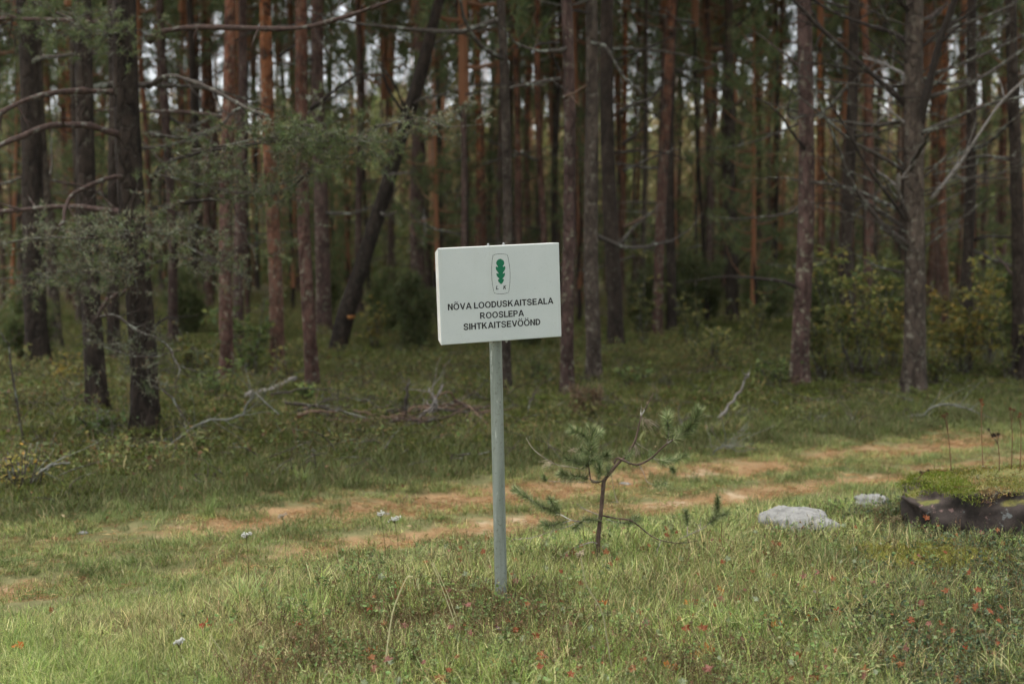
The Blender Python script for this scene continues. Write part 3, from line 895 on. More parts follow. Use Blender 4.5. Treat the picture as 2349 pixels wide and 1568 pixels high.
# --- the rest of the wood: copies
FAR_TRUNKS = []
for k in range(8):
    r = np.random.default_rng(500 + k)
    mb, path, zs, rad = trunk_geo(np.zeros(3), r.normal(0, 0.012), r.normal(0, 0.012), 17, 0.105, 0.05, 50 + k, 0.55, None, 0.25)
    FAR_TRUNKS.append(([mb.mesh('trunk', M[m_]) for m_ in ('bark_red', 'bark_orange', 'bark_purple', 'bark_dark', 'bark_grey')], path, zs))
def far_branch_mesh(k):
    r = np.random.default_rng(560 + k)
    mb = MB()
    for i in range(16):
        z = r.uniform(1.5, 9.5); a = r.random() * TAU; L = r.uniform(0.3, 1.5)
        t = np.linspace(0, 1, 5)[:, None]
        d = np.array([math.cos(a), math.sin(a), 0])
        p = np.array([0, 0, z]) + d * (0.06 + L * t) + np.array([0, 0, 1]) * L * (r.uniform(-0.3, 0.4) * t + r.uniform(-0.3, 0.3) * t ** 2)
        mb.tube(p, np.linspace(0.014, 0.004, 5), 4)
        for _ in range(2):
            q = p[int(r.integers(2, 5))]
            mb.tube(np.stack([q, q + r.normal(0, 0.12, 3), q + r.normal(0, 0.25, 3)]), [0.005, 0.004, 0.002], 3)
    return mb.mesh('branches', M['deadwood'])
FAR_BR = [far_branch_mesh(k) for k in range(5)]
pos = [t[1][0][:2] for t in TREES.values()]
taken = list(pos)
r = np.random.default_rng(42)
KINDS = ('bark_red', 'bark_orange', 'bark_purple', 'bark_dark', 'bark_grey')
SAY = ('slim red-barked pine deep in the background wood', 'slim orange-barked pine deep in the background wood', 'dull purplish pine deep in the background wood',
       'dark-barked pine deep in the background wood', 'grey-barked pine deep in the background wood')
cnt = 0
FARL = []
for _ in range(6000):
    if cnt >= 165: break
    y = math.sqrt(r.uniform(24 ** 2, 57 ** 2)); x = r.uniform(-1, 1) * (0.385 * y + 1.5)
    if any((x - a) ** 2 + (y - b) ** 2 < (1.25 if y > 34 else 2.2) ** 2 for a, b in taken): continue
    taken.append(np.array([x, y]))
    k = int(r.choice(5, p=(0.30, 0.24, 0.22, 0.14, 0.10))); v = int(r.integers(0, 8))
    s = r.uniform(0.5, 1.0); hz = r.uniform(0.85, 1.15)
    t = root('pine_tree', (x, y, float(terrain(x, y))), SAY[k], 'tree', 'pines of the background wood, ' + KINDS[k][5:] + ' bark')
    t.rotation_euler = (r.normal(0, 0.015), r.normal(0, 0.015), r.random() * TAU)
    mes, path, zs = FAR_TRUNKS[v]
    o = obj('trunk', mes[k], t); o.scale = (s, s, hz)
    c = obj('crown', CROWNS[int(r.integers(0, 6))], t)
    zc = r.uniform(5.6, 9.0) * hz
    c.location = (np.interp(zc, zs, path[:, 0]), np.interp(zc, zs, path[:, 1]), zc)
    sc = (17 * hz - zc + 0.4) / 7.5
    c.scale = (sc * 0.74, sc * 0.74, sc)
    b = obj('branches', FAR_BR[int(r.integers(0, 5))], t)
    b['kind'] = 'stuff'
    FARL.append((t, x, y, k))
    cnt += 1

# nearer background pines get a label of their own, by the trunks they stand between
MARK = [(45, 'the left edge trunk'), (310, 'the thick arching-branched pine'), (515, 'the first red pine'), (625, 'the bright orange pine'), (690, 'the lichen-patched red pine'), (960, 'the leaning tree top'),
        (1145, 'the grey pine behind the sign'), (1345, 'the grey pine right of the sign'), (1550, 'the juniper thicket pine'), (1670, 'the lone dark pine'), (1850, 'the stout red-purple pine'), (2112, 'the branched grey pine'), (2349, 'the right edge')]
ORD = ('first', 'second', 'third', 'fourth', 'fifth', 'sixth', 'seventh', 'eighth', 'ninth')
seen_n = {}
for t, x, y, k in sorted([f for f in FARL if f[2] < 44], key=lambda f: f[1] / f[2]):
    u = CX + F_PX * x / y
    if not 0 < u < 2349: continue
    a = [m for m in MARK if m[0] <= u]
    if not a:
        t['label'] = 'background pine at the far left edge, left of every near trunk'; continue
    a = a[-1]; b = [m for m in MARK if m[0] > u][0]
    q = seen_n.get(a[0], 0); seen_n[a[0]] = q + 1
    t['label'] = '%s background pine from left between %s and %s' % (ORD[min(q, 8)], a[1].replace('the ', ''), b[1].replace('the ', ''))
# young pines filling the gaps of the background wood
YP = []
for _ in range(900):
    if len(YP) >= 34: break
    y = r.uniform(29, 60); x = r.uniform(-1, 1) * (0.37 * y)
    if any((x - a) ** 2 + (y - b) ** 2 < 1.2 ** 2 for a, b in taken): continue
    taken.append(np.array([x, y])); YP.append((x / y, x, y))
YP.sort()
TEN = ('', 'twenty-', 'thirty-')
LOW = ('first', 'second', 'third', 'fourth', 'fifth', 'sixth', 'seventh', 'eighth', 'ninth', 'tenth', 'eleventh', 'twelfth', 'thirteenth', 'fourteenth', 'fifteenth', 'sixteenth', 'seventeenth', 'eighteenth', 'nineteenth')
ORDS = [LOW[q] if q < 19 else ('twentieth', 'thirtieth')[(q - 19) // 10] if (q - 19) % 10 == 0 else ('twenty-', 'thirty-')[(q - 19) // 10] + LOW[(q - 20) % 10] for q in range(39)]
for q, (_, x, y) in enumerate(YP):
    t = root('young_pine', (x, y, float(terrain(x, y))), ORDS[q] + ' bushy young pine from the left between the background trunks', 'tree', 'young pines of the background wood')
    t.rotation_euler.z = r.random() * TAU
    sc = r.uniform(0.5, 0.95)
    zc = r.uniform(0.2, 1.6)
    o = obj('crown', CROWNS[int(r.integers(0, 6))], t); o.location = (0, 0, zc); o.scale = (sc * 0.85, sc * 0.85, sc)
    o = obj('trunk', FAR_TRUNKS[int(r.integers(0, 8))][0][3], t); o.scale = (0.45, 0.45, (zc + 2.5) / 17)

def distant_thicket():
    # beyond the tall pines: a clearing grown up with young trees, open to the sky
    r = np.random.default_rng(43)
    mb = MB(); fo = MB()
    for i in range(560):
        y = r.uniform(70, 92); x = r.uniform(-1, 1) * (0.40 * y + 3)
        H = r.uniform(6.0, 10.5); z0 = float(terrain(x, y))
        zz = np.array([-0.3, 0.3, 0.6, 1.0]) * H
        c = np.array([(0.16, 0.10, 0.075), (0.24, 0.13, 0.075), (0.12, 0.10, 0.08)])[int(r.integers(0, 3))]
        mb.tube(np.stack([x + r.normal(0, 0.08, 4), np.full(4, y), z0 + zz], 1), 0.07 * (1 - 0.8 * zz / H), 5, c)
        n = 330
        z = H * r.random(n) ** 0.8; w = (0.35 + 1.15 * (1 - z / H)) * r.uniform(0.8, 1.3)
        a = r.random(n) * TAU; q = np.sqrt(r.random(n)) * w
        B = np.stack([x + q * np.cos(a), y + q * np.sin(a), z0 + z], 1)
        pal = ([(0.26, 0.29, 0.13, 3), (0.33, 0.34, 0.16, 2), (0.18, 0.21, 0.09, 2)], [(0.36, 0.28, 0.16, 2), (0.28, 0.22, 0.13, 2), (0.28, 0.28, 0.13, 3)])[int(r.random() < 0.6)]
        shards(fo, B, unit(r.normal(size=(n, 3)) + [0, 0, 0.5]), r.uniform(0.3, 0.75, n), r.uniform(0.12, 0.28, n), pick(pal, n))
    for i in range(300):                                  # slender far trunks, lit from the open side
        y = r.uniform(58, 80); x = r.uniform(-1, 1) * (0.40 * y + 3); z0 = float(terrain(x, y)); H = r.uniform(12, 16)
        zz = np.array([-0.02, 0.25, 0.5, 0.75, 1.0]) * H
        c = np.array([(0.26, 0.155, 0.095), (0.34, 0.17, 0.085), (0.20, 0.14, 0.10)])[int(r.integers(0, 3))]
        mb.tube(np.stack([x + r.normal(0, 0.08, 5), np.full(5, y), z0 + zz], 1), r.uniform(0.05, 0.10) * (1 - 0.7 * zz / H), 5, c)
    for i in range(260):                                  # low bushes along the far edge of the wood
        y = r.uniform(56, 69); x = r.uniform(-1, 1) * (0.40 * y + 3); z0 = float(terrain(x, y)); H = r.uniform(1.2, 3.6); n = 150
        z = H * r.random(n) ** 1.2; w = r.uniform(0.8, 1.5) * np.sqrt(np.clip(1 - (z / H) ** 2, 0.02, 1)); a = r.random(n) * TAU; q = np.sqrt(r.random(n)) * w
        shards(fo, np.stack([x + q * np.cos(a), y + q * np.sin(a), z0 + z], 1), unit(r.normal(size=(n, 3)) + [0, 0, 0.5]), r.uniform(0.2, 0.45, n), r.uniform(0.08, 0.18, n), pick([(0.10, 0.12, 0.045, 3), (0.14, 0.14, 0.055, 2), (0.07, 0.085, 0.035, 2)], n))
    o = obj('young_stems', mb.mesh('young_stems', M['leaf']))
    tag(o, 'massed thin stems of far-off young trees behind the wood', 'forest', kind='stuff')
    o = obj('young_foliage', fo.mesh('young_foliage', M['crown'], False))
    tag(o, 'massed hazy olive foliage of far-off young trees behind the trunks', 'foliage', kind='stuff')
distant_thicket()
# ------------------------------------------------------------------ shrubs and saplings of the undergrowth
YG = [(0.20, 0.205, 0.065, 4), (0.14, 0.16, 0.055, 3), (0.30, 0.25, 0.08, 2), (0.09, 0.115, 0.04, 3)]
YELLOW = [(0.30, 0.245, 0.065, 4), (0.19, 0.18, 0.055, 4), (0.36, 0.24, 0.06, 1), (0.12, 0.14, 0.045, 3)]
GREENL = [(0.12, 0.17, 0.055, 4), (0.08, 0.12, 0.04, 3), (0.20, 0.23, 0.07, 2)]
JUN = [(0.065, 0.09, 0.035, 4), (0.095, 0.12, 0.045, 3), (0.14, 0.15, 0.06, 2), (0.10, 0.075, 0.04, 1)]
BROWN = [(0.15, 0.10, 0.07, 3), (0.11, 0.075, 0.05, 3), (0.20, 0.15, 0.10, 1), (0.08, 0.09, 0.04, 2)]
def leafy_shrub(u, v, hp, wp, pal, label, nst=9, lsize=0.055, nl=70, seed=0, name='leafy_shrub', dep=1.0):
    r = np.random.default_rng(2000 + seed)
    b = G(u, v); sc = b[1] / F_PX
    H, W = hp * sc, wp * sc
    t = root(name, b, label, 'shrub')
    st = MB(); lf = MB()
    for i in range(nst):
        a = r.random() * TAU; rr = W * 0.5 * math.sqrt(r.random())
        top = b + np.array([rr * math.cos(a), rr * math.sin(a) * dep, H * r.uniform(0.55, 1.05)])
        p0 = b + np.array([r.normal(0, W * 0.08), r.normal(0, W * 0.08), -0.05])
        p = smooth_path([p0, p0 * 0.5 + top * 0.5 + r.normal(0, W * 0.06, 3), top], 10)
        st.tube(p, np.linspace(0.010, 0.003, 10), 5)
        tw = [p]
        for _ in range(5):
            j = int(r.integers(3, 9)); d = unit(np.array([r.normal(), r.normal(), r.uniform(-0.1, 0.7)])); l = W * r.uniform(0.12, 0.32)
            q = np.linspace(0, 1, 6)[:, None]
            pp = p[j] + d * l * q + np.array([0, 0, -0.15]) * l * q ** 2 + np.cumsum(r.normal(0, 0.008, (6, 3)), 0)
            st.tube(pp, np.linspace(0.004, 0.0015, 6), 3); tw.append(pp)
        for pp in tw:
            n = max(4, nl // 5)
            f = r.uniform(0.25, 1, n) * (len(pp) - 1); k = np.minimum(f.astype(int), len(pp) - 2)
            B = pp[k] + (pp[k + 1] - pp[k]) * (f - k)[:, None]
            D = unit(r.normal(size=(n, 3)) * [1, 1, 0.45] + [0, 0, -0.05])
            L = r.uniform(0.6, 1.3, n) * lsize
            leaves(lf, B, D, L, L * 0.55, pick(pal, n))
    part('stems', st, M['deadwood'], t)['kind'] = 'stuff'
    part('leaves', lf, M['leaf'], t, False)['kind'] = 'stuff'
    return t
def juniper(u, v, hp, wp, pal, label, seed=0, n=9000, name='juniper_bush', col_w=0.5):
    r = np.random.default_rng(2300 + seed)
    b = G(u, v); sc = b[1] / F_PX
    H, W = hp * sc, wp * sc
    t = root(name, b, label, 'shrub')
    st = MB(); lf = MB()
    ns = 16
    for i in range(ns):
        a = r.random() * TAU; rr = W * 0.42 * math.sqrt(r.random())
        top = b + np.array([rr * math.cos(a), rr * math.sin(a), H * r.uniform(0.45, 1.0) * (1 - 0.45 * rr / (W * 0.5))])
        p = smooth_path([b + np.array([r.normal(0, W * 0.07), r.normal(0, W * 0.07), -0.05]), b * 0.45 + top * 0.55 + r.normal(0, W * 0.05, 3), top], 10)
        st.tube(p, np.linspace(0.012, 0.003, 10), 5)
        m = n // ns
        f = r.uniform(0.08, 1, m) * 9; k = np.minimum(f.astype(int), 8)
        B = p[k] + (p[k + 1] - p[k]) * (f - k)[:, None] + r.normal(0, 1, (m, 3)) * [W * 0.075, W * 0.075, H * 0.02]
        D = unit(r.normal(size=(m, 3)) + [0, 0, 0.7])
        shards(lf, B, D, r.uniform(0.05, 0.13, m) * (sc * 220) ** 0.5, r.uniform(0.009, 0.022, m) * (sc * 220) ** 0.5, pick(pal, m))
    part('stems', st, M['deadwood'], t)['kind'] = 'stuff'
    part('foliage', lf, M['crown'], t, False)['kind'] = 'stuff'
    return t
for a in [(955, 806, 262, 130, JUN, 'dark juniper bush left of the sign panel', 1), (1035, 792, 220, 120, JUN, 'dark juniper bush hidden behind the left part of the sign', 2),
          (1560, 742, 300, 170, JUN, 'tallest dark juniper thicket right of centre', 3), (1478, 765, 190, 90, JUN, 'lower juniper at the left foot of the tall juniper thicket', 4),
          (1625, 735, 190, 80, JUN, 'narrow juniper at the right foot of the tall juniper thicket', 5), (742, 740, 210, 90, JUN, 'dark bush between the lichen-patched pine and the leaning tree', 6),
          (430, 770, 200, 110, JUN, 'dark bush behind the thick arching-branched pine', 7), (1760, 740, 190, 150, JUN, 'dim green bush left of the stout red-purple pine', 8),
          (2060, 780, 230, 130, JUN, 'dark green bush behind the branched grey pine', 9), (2290, 800, 280, 120, JUN, 'dark bush near the right edge behind the yellow leaves', 10),
          (1215, 800, 160, 110, JUN, 'low dark bush below the sign panel', 11), (60, 830, 200, 160, JUN, 'dark bush at the left edge behind the twigs', 12),
          (880, 770, 170, 90, JUN, 'small dark bush just right of the leaning tree foot', 13), (1890, 770, 240, 120, JUN, 'dark bush right behind the stout red-purple pine', 14)]:
    juniper(*a)
juniper(1345, 962, 105, 80, BROWN, 'rust-brown dead juniper seedling right of the sign post', 20, 2600, 'dead_juniper')
leafy_shrub(1480, 800, 240, 95, YG, 'bright yellow-green sapling beside the two trunks right of the sign', 8, 0.075, 70, 1, 'leafy_sapling')
leafy_shrub(1965, 862, 330, 250, YG, 'large yellow-green shrub left of the branched grey pine', 16, 0.085, 100, 2)
leafy_shrub(2040, 850, 210, 130, YELLOW, 'yellowing low shrub at the left foot of the branched grey pine', 10, 0.075, 80, 3)
leafy_shrub(2205, 862, 260, 200, YELLOW, 'yellow-leaved shrub right of the branched grey pine', 15, 0.08, 100, 4)
leafy_shrub(2265, 845, 330, 130, YG, 'tall thin-leaved sapling near the right edge', 9, 0.08, 90, 5, 'leafy_sapling')
leafy_shrub(575, 865, 210, 200, GREENL, 'fresh green leafy shrub between the red and the orange pine', 12, 0.075, 80, 6)
leafy_shrub(450, 900, 190, 150, YG, 'yellow-green leafy shrub right of the thick dark pine', 9, 0.07, 70, 7)
leafy_shrub(165, 905, 110, 110, YELLOW, 'small yellow-leaved sprig left of the second dark trunk', 7, 0.06, 50, 8)
leafy_shrub(48, 1135, 110, 120, YELLOW, 'twiggy bush with yellow leaves at the left edge of the clearing', 12, 0.035, 26, 9, 'twiggy_bush')
leafy_shrub(650, 720, 120, 80, YELLOW, 'small yellow-leaved bush just behind the bright orange pine', 7, 0.08, 60, 10)
leafy_shrub(1630, 850, 110, 150, YG, 'low yellowish bilberry clump right of the two trunks', 12, 0.05, 60, 11)
leafy_shrub(1725, 800, 150, 140, YG, 'thin yellowish shrub left of the stout red-purple pine', 9, 0.07, 60, 12)
leafy_shrub(700, 925, 50, 60, GREENL, 'tuft of fresh leaves at the foot of the lichen-patched pine', 6, 0.05, 40, 13)
leafy_shrub(1450, 890, 55, 110, GREENL, 'low pale-green sprig between the two trunks and the dead juniper', 7, 0.06, 30, 14)
leafy_shrub(860, 800, 130, 90, YELLOW, 'yellow-leaved bush right of the leaning tree foot', 7, 0.07, 50, 15)
leafy_shrub(1885, 875, 190, 120, YG, 'pale yellow-green sapling at the right foot of the stout red-purple pine', 9, 0.07, 70, 17, 'leafy_sapling')
leafy_shrub(1590, 800, 130, 110, YG, 'pale green shrub in front of the juniper thicket', 9, 0.065, 60, 18)
leafy_shrub(2150, 890, 130, 110, YG, 'low yellow-green shrub at the right foot of the branched grey pine', 9, 0.06, 60, 19)
leafy_shrub(2320, 880, 200, 110, YG, 'yellow-green shrub at the foot of the right edge pine', 9, 0.07, 70, 20)
leafy_shrub(1780, 890, 90, 130, GREENL, 'low green shrub left of the stout red-purple pine foot', 9, 0.05, 60, 21)
leafy_shrub(500, 925, 90, 130, GREENL, 'low green shrub before the first red pine', 9, 0.05, 60, 22)
leafy_shrub(650, 890, 110, 90, YG, 'small yellow-green sapling at the foot of the bright orange pine', 7, 0.055, 50, 23, 'leafy_sapling')
leafy_shrub(1230, 880, 80, 110, GREENL, 'low green shrub just right of the sign post behind the verge', 8, 0.05, 50, 24)
leafy_shrub(230, 1000, 60, 200, GREENL, 'low leafy growth in front of the two dark trunks on the left', 9, 0.05, 40, 16)

# ------------------------------------------------------------------ fallen wood
def stick(mb, pts, r0, r1, seed, twigs=0, seg=6):
    r = np.random.default_rng(3000 + seed)
    p = smooth_path(pts, 12); p[1:-1] += r.normal(0, 0.008, (10, 3))
    mb.tube(p, np.linspace(r0, r1, 12) * (1 + 0.1 * r.normal(size=12)), seg)
    for _ in range(twigs):
        j = int(r.integers(2, 11)); d = unit(unit(p[j] - p[j - 1]) * 0.7 + r.normal(0, 0.7, 3) + [0, 0, 0.2]); l = r.uniform(0.12, 0.45)
        q = np.linspace(0, 1, 5)[:, None]
        mb.tube(p[j] + d * l * q + np.cumsum(r.normal(0, 0.012, (5, 3)), 0), np.linspace(max(r1 * 0.7, 0.003), 0.0015, 5), 4)
    return p
def brush_pile():
    b = G(900, 972)
    t = root('brush_pile', b, 'heap of cut brown branches on the forest edge left of the post', 'brush pile')
    r = np.random.default_rng(9)
    for i in range(46):
        c = G(r.uniform(690, 1100), r.uniform(950, 992)); c[2] += abs(r.normal(0, 0.08))
        a = r.normal(0, 0.45); L = r.uniform(0.3, 1.0)
        d = np.array([math.cos(a), math.sin(a), r.normal(0.04, 0.14)])
        mb = MB(); stick(mb, [c - d * L / 2, c + r.normal(0, 0.05, 3), c + d * L / 2], r.uniform(0.008, 0.022), 0.004, i, int(r.integers(0, 4)))
        part('stick', mb, M[('brownwood', 'deadwood', 'pinkwood', 'brownwood')[i % 4]], t)
    for i, (p0, p1, p2) in enumerate([((960, 965), (990, 930), (1016, 882)), ((985, 960), (1000, 925), (985, 890)), ((930, 958), (935, 900), (938, 868)), ((700, 930), (712, 960), (722, 972))]):
        d = b[1]; mb = MB(); stick(mb, [P(*p0, d), P(*p1, d - 0.1), P(*p2, d - 0.1)], 0.024, 0.008, 90 + i, 3)
        part('stick', mb, M[('palewood', 'palewood', 'deadwood', 'brownwood')[i]], t)
brush_pile()
def lone(name, pts, r0, r1, mat, label, cat, seed, twigs=0, lift=0.0, seg=8):
    w = [G(u, v) + np.array([0, 0, lift + h]) for u, v, h in pts]
    mb = MB(); stick(mb, w, r0, r1, seed, twigs, seg)
    return single(name, mb, M[mat], w[0], label, cat)
lone('fallen_log', [(570, 917, 0.04), (620, 906, 0.06), (678, 892, 0.14)], 0.055, 0.035, 'palewood', 'short pale broken log lying below the orange pine', 'log', 1)
lone('fallen_log', [(488, 935, 0.03), (520, 928, 0.08), (548, 930, 0.03)], 0.06, 0.04, 'brownwood', 'stubby brown log left of the short pale log', 'log', 2)
def air_stick(name, pts, d, r0, r1, mat, label, seed, twigs=2):
    w = [P(u, v, d) for u, v in pts]
    g0 = G(*pts[0]); mb = MB()
    w = [P(u, v, g0[1] - 0.05 * k) for k, (u, v) in enumerate(pts)]
    stick(mb, w, r0, r1, seed, twigs)
    return single(name, mb, M[mat], w[0], label, 'branch')
air_stick('bare_branch', [(1637, 972), (1672, 935), (1700, 890), (1718, 855)], 0, 0.018, 0.008, 'palewood', 'bare pale stick leaning out of the undergrowth right of the sapling', 5)
air_stick('bare_branch', [(1425, 732), (1460, 720), (1560, 722)], 0, 0.045, 0.015, 'brownwood', 'low bowed branch behind the two trunks right of the sign', 6)
air_stick('bare_branch', [(1690, 730), (1750, 715), (1812, 722)], 0, 0.04, 0.02, 'palewood', 'pale arching stick left of the stout red-purple pine', 7)
M['lichenwood'] = wood('lichenwood', (0.10, 0.095, 0.08), (0.22, 0.225, 0.19), 0.3, (0.27, 0.285, 0.24))
air_stick('lichen_branch', [(365, 1035), (410, 998), (470, 965), (540, 958), (572, 920), (590, 905), (640, 950)], 0, 0.012, 0.005, 'lichenwood', 'lichen-white dead branch lying at the foot of the thick dark pine', 8, 16)
air_stick('lichen_branch', [(400, 1005), (445, 1040), (460, 1062)], 0, 0.009, 0.006, 'lichenwood', 'short forked lichen-white twig below the long lichen branch', 9, 6)
air_stick('lichen_branch', [(10, 1130), (70, 1105), (110, 1070), (160, 1062)], 0, 0.018, 0.006, 'lichenwood', 'curled pale branch among the yellow-leaved twiggy bush', 10, 8)
air_stick('lichen_branch', [(2050, 965), (2110, 950), (2170, 925), (2235, 945)], 0, 0.016, 0.006, 'lichenwood', 'grey lichen branch lying right of the branched pine foot', 11, 14)
air_stick('lichen_branch', [(1905, 935), (1950, 950), (1985, 968)], 0, 0.014, 0.006, 'lichenwood', 'grey lichen branch lying left of the branched pine foot', 12, 10)
air_stick('lichen_branch', [(1630, 1045), (1660, 1020), (1690, 1035)], 0, 0.010, 0.004, 'lichenwood', 'small lichen-grey twig heap right of the pine sapling', 13, 16)
air_stick('bare_branch', [(60, 1020), (40, 930), (20, 800), (0, 760)], 0, 0.012, 0.005, 'deadwood', 'thin bare stem rising at the far left edge', 14, 6)

# ------------------------------------------------------------------ stones
def rock_mesh(mb, c, sx, sy, sz, seed, flat_top=None, n=56):
    a = np.linspace(0, TAU, n, endpoint=False); b = np.linspace(-math.pi / 2, math.pi / 2, n // 2)
    A, B = np.meshgrid(a, b, indexing='ij')
    D = np.stack([np.cos(A) * np.cos(B), np.sin(A) * np.cos(B), np.sin(B)], -1)
    R = 1 + 0.24 * fbm(D * 1.5, seed) + 0.07 * fbm(D * 6, seed + 5) 
    S = np.sign(D) * np.abs(D) ** 0.75
    V = S * R[..., None] * np.array([sx, sy, sz])
    if flat_top is not None:
        z = V[..., 2]; V[..., 2] = np.where(z > flat_top, flat_top + (z - flat_top) * 0.35, z)
    V = V + c
    m = n // 2
    i, j = np.meshgrid(np.arange(n), np.arange(m - 1), indexing='ij'); i, j = i.ravel(), j.ravel()
    mb.add(V.reshape(-1, 3), np.stack([i * m + j, ((i + 1) % n) * m + j, ((i + 1) % n) * m + j + 1, i * m + j + 1], 1))
    return V
def stone_mat(name, a, b, moss=0.0, mosscol=((0.10, 0.12, 0.015), (0.20, 0.19, 0.03))):
    t = NT(name)
    v = t.coord()
    n1 = t.noise(v, 7, 6, 0.7); n2_ = t.noise(v, 40, 4, 0.7)
    c = t.mix(t.mrange(n1, 0.35, 0.65), a, b)
    c = t.mix(t.mrange(n2_, 0.55, 0.7), c, tuple(x * 0.45 for x in a))
    if moss:
        c = t.mix(t.mrange(t.noise(v, 10, 4, 0.7), 0.62, 0.66), c, (0.22, 0.14, 0.125))
        c = t.mix(t.mrange(t.noise(t.coord((1.3, 1, 1.7)), 8, 4, 0.7), 0.62, 0.66), c, (0.15, 0.16, 0.155))
        g_ = t.n('ShaderNodeNewGeometry'); s = t.n('ShaderNodeSeparateXYZ'); t.l(g_.outputs['Normal'], s.inputs[0])
        f = t.mrange(t.mth('ADD', s.outputs[2], t.mth('MULTIPLY', t.mth('SUBTRACT', n1, 0.5), 1.2)), 0.62, 0.8)
        mc = t.mix(t.mrange(t.noise(v, 14, 4, 0.7), 0.35, 0.65), mosscol[0], mosscol[1])
        c = t.mix(f, c, mc)
    return t.bsdf(c, 0.9, 0.2, t.mth('ADD', n1, t.mth('MULTIPLY', n2_, 0.4)), 0.5, 0.015)
M['boulder'] = stone_mat('boulder', (0.075, 0.058, 0.05), (0.02, 0.018, 0.016), 1.0, ((0.085, 0.095, 0.025), (0.16, 0.14, 0.045)))
M['pale_stone'] = stone_mat('pale_stone', (0.15, 0.15, 0.14), (0.29, 0.285, 0.265))
MOSS = [(0.13, 0.15, 0.02, 4), (0.22, 0.20, 0.035, 3), (0.08, 0.10, 0.02, 2), (0.16, 0.10, 0.04, 1)]
def boulder():
    g0 = G(2235, 1240)
    c = np.array([g0[0] + 0.36, g0[1] + 0.30, g0[2] + 0.02])
    t = root('mossy_boulder', c, 'dark flat-topped boulder with a moss cap at the right edge', 'boulder')
    n, m = 120, 56
    A, B_ = np.meshgrid(np.linspace(0, TAU, n, endpoint=False), np.linspace(-math.pi / 2, math.pi / 2, m), indexing='ij')
    pw = lambda q, e: np.sign(q) * np.abs(q) ** e
    D = np.stack([np.cos(A) * np.cos(B_), np.sin(A) * np.cos(B_), np.sin(B_)], -1)
    S = np.stack([pw(np.cos(A), 0.8) * np.abs(np.cos(B_)) ** 0.5, pw(np.sin(A), 0.8) * np.abs(np.cos(B_)) ** 0.5, pw(np.sin(B_), 0.75)], -1)
    f = 1 + 0.20 * (0.5 - np.abs(vnoise(D * 1.9 + 3.1, 12))) + 0.07 * vnoise(D * 4.6, 13) + 0.045 * (0.5 - np.abs(vnoise(D * 9, 14))) + 0.018 * vnoise(D * 22, 15)
    V3 = S * f[..., None] * np.array([0.62, 0.40, 0.26])
    V3[..., 2] = np.where(V3[..., 2] > 0.17, 0.17 + (V3[..., 2] - 0.17) * 0.45, V3[..., 2]) + 0.05 * V3[..., 0]
    V = (V3 + c + np.array([0, 0, 0.10])).reshape(-1, 3)
    i_, j_ = np.meshgrid(np.arange(n), np.arange(m - 1), indexing='ij'); i_, j_ = i_.ravel(), j_.ravel()
    mb = MB(); mb.add(V, np.stack([i_ * m + j_, ((i_ + 1) % n) * m + j_, ((i_ + 1) % n) * m + j_ + 1, i_ * m + j_ + 1], 1))
    part('rock', mb, M['boulder'], t)
    r = np.random.default_rng(5)
    edge = 0.215 + 0.065 * vnoise(V * [5, 5, 0] + [0, 0, 0.3], 33) + 0.03 * vnoise(V * [14, 14, 0] + [0, 0, 0.3], 34)
    rr = np.hypot((V[:, 0] - c[0]) / 0.62, (V[:, 1] - c[1]) / 0.40)
    ok = V[:, 2] - c[2] > edge
    top = V[ok]; mm = MB()
    w = np.maximum(rr[ok], 0.02) ** 1.5; w = w / w.sum()
    b = top[r.choice(len(top), 22000, p=w)] + r.normal(0, 0.028, (22000, 3)) * [1, 1, 0.10]
    g_ = fbm(b * [5, 5, 0] + [0, 0, 0.5], 29)
    cols = pick([(0.15, 0.155, 0.035, 4), (0.22, 0.20, 0.05, 3), (0.10, 0.115, 0.03, 2)], len(b), 0.25)
    cols = np.where(((b[:, 0] < c[0] - 0.36) & (r.random(len(b)) < 0.85))[:, None], pick([(0.12, 0.16, 0.02, 3), (0.17, 0.20, 0.03, 2)], len(b)), cols)
    dry = pick([(0.30, 0.20, 0.09, 3), (0.34, 0.28, 0.15, 2), (0.20, 0.12, 0.06, 2), (0.30, 0.31, 0.24, 1)], len(b), 0.25)
    cols = np.where(((b[:, 0] > c[0] - 0.36) & (g_ + 0.35 * r.normal(size=len(b)) > 0.22))[:, None], dry, cols)
    shards(mm, b, unit(r.normal(size=(len(b), 3)) * 0.9 + [0, 0, 1]), r.uniform(0.008, 0.026, len(b)), np.full(len(b), 0.006), cols)
    part('moss', mm, M['leaf'], t, False)['kind'] = 'stuff'
    lm = MB()
    for k in range(60):
        q = top[r.integers(0, len(top))] + [0, 0, 0.012]
        p = [q, q + r.normal(0, 0.03, 3) * [1, 1, 0.3], q + r.normal(0, 0.06, 3) * [1, 1, 0.3] + [0, 0, 0.01]]
        lm.tube(smooth_path(p, 5), 0.0016, 3, tuple(pick([(0.30, 0.18, 0.09, 1), (0.22, 0.12, 0.06, 1)], 1)[0]))
    part('fallen_needles', lm, M['leaf'], t)['kind'] = 'stuff'
    return c
BC = boulder()
for k, (u, v, sx, sy, sz, lab) in enumerate([(1842, 1232, 0.20, 0.17, 0.125, 'larger whitish granite stone in the grass left of the boulder'), (2008, 1180, 0.11, 0.10, 0.065, 'small whitish stone touching the left side of the boulder')]):
    g0 = G(u, v); mb = MB(); rock_mesh(mb, g0 + [0, 0.10, 0.008 + 0.03 * k], sx, sy, sz, 40 + k)
    single('pale_stone', mb, M['pale_stone'], g0, lab, 'stone')
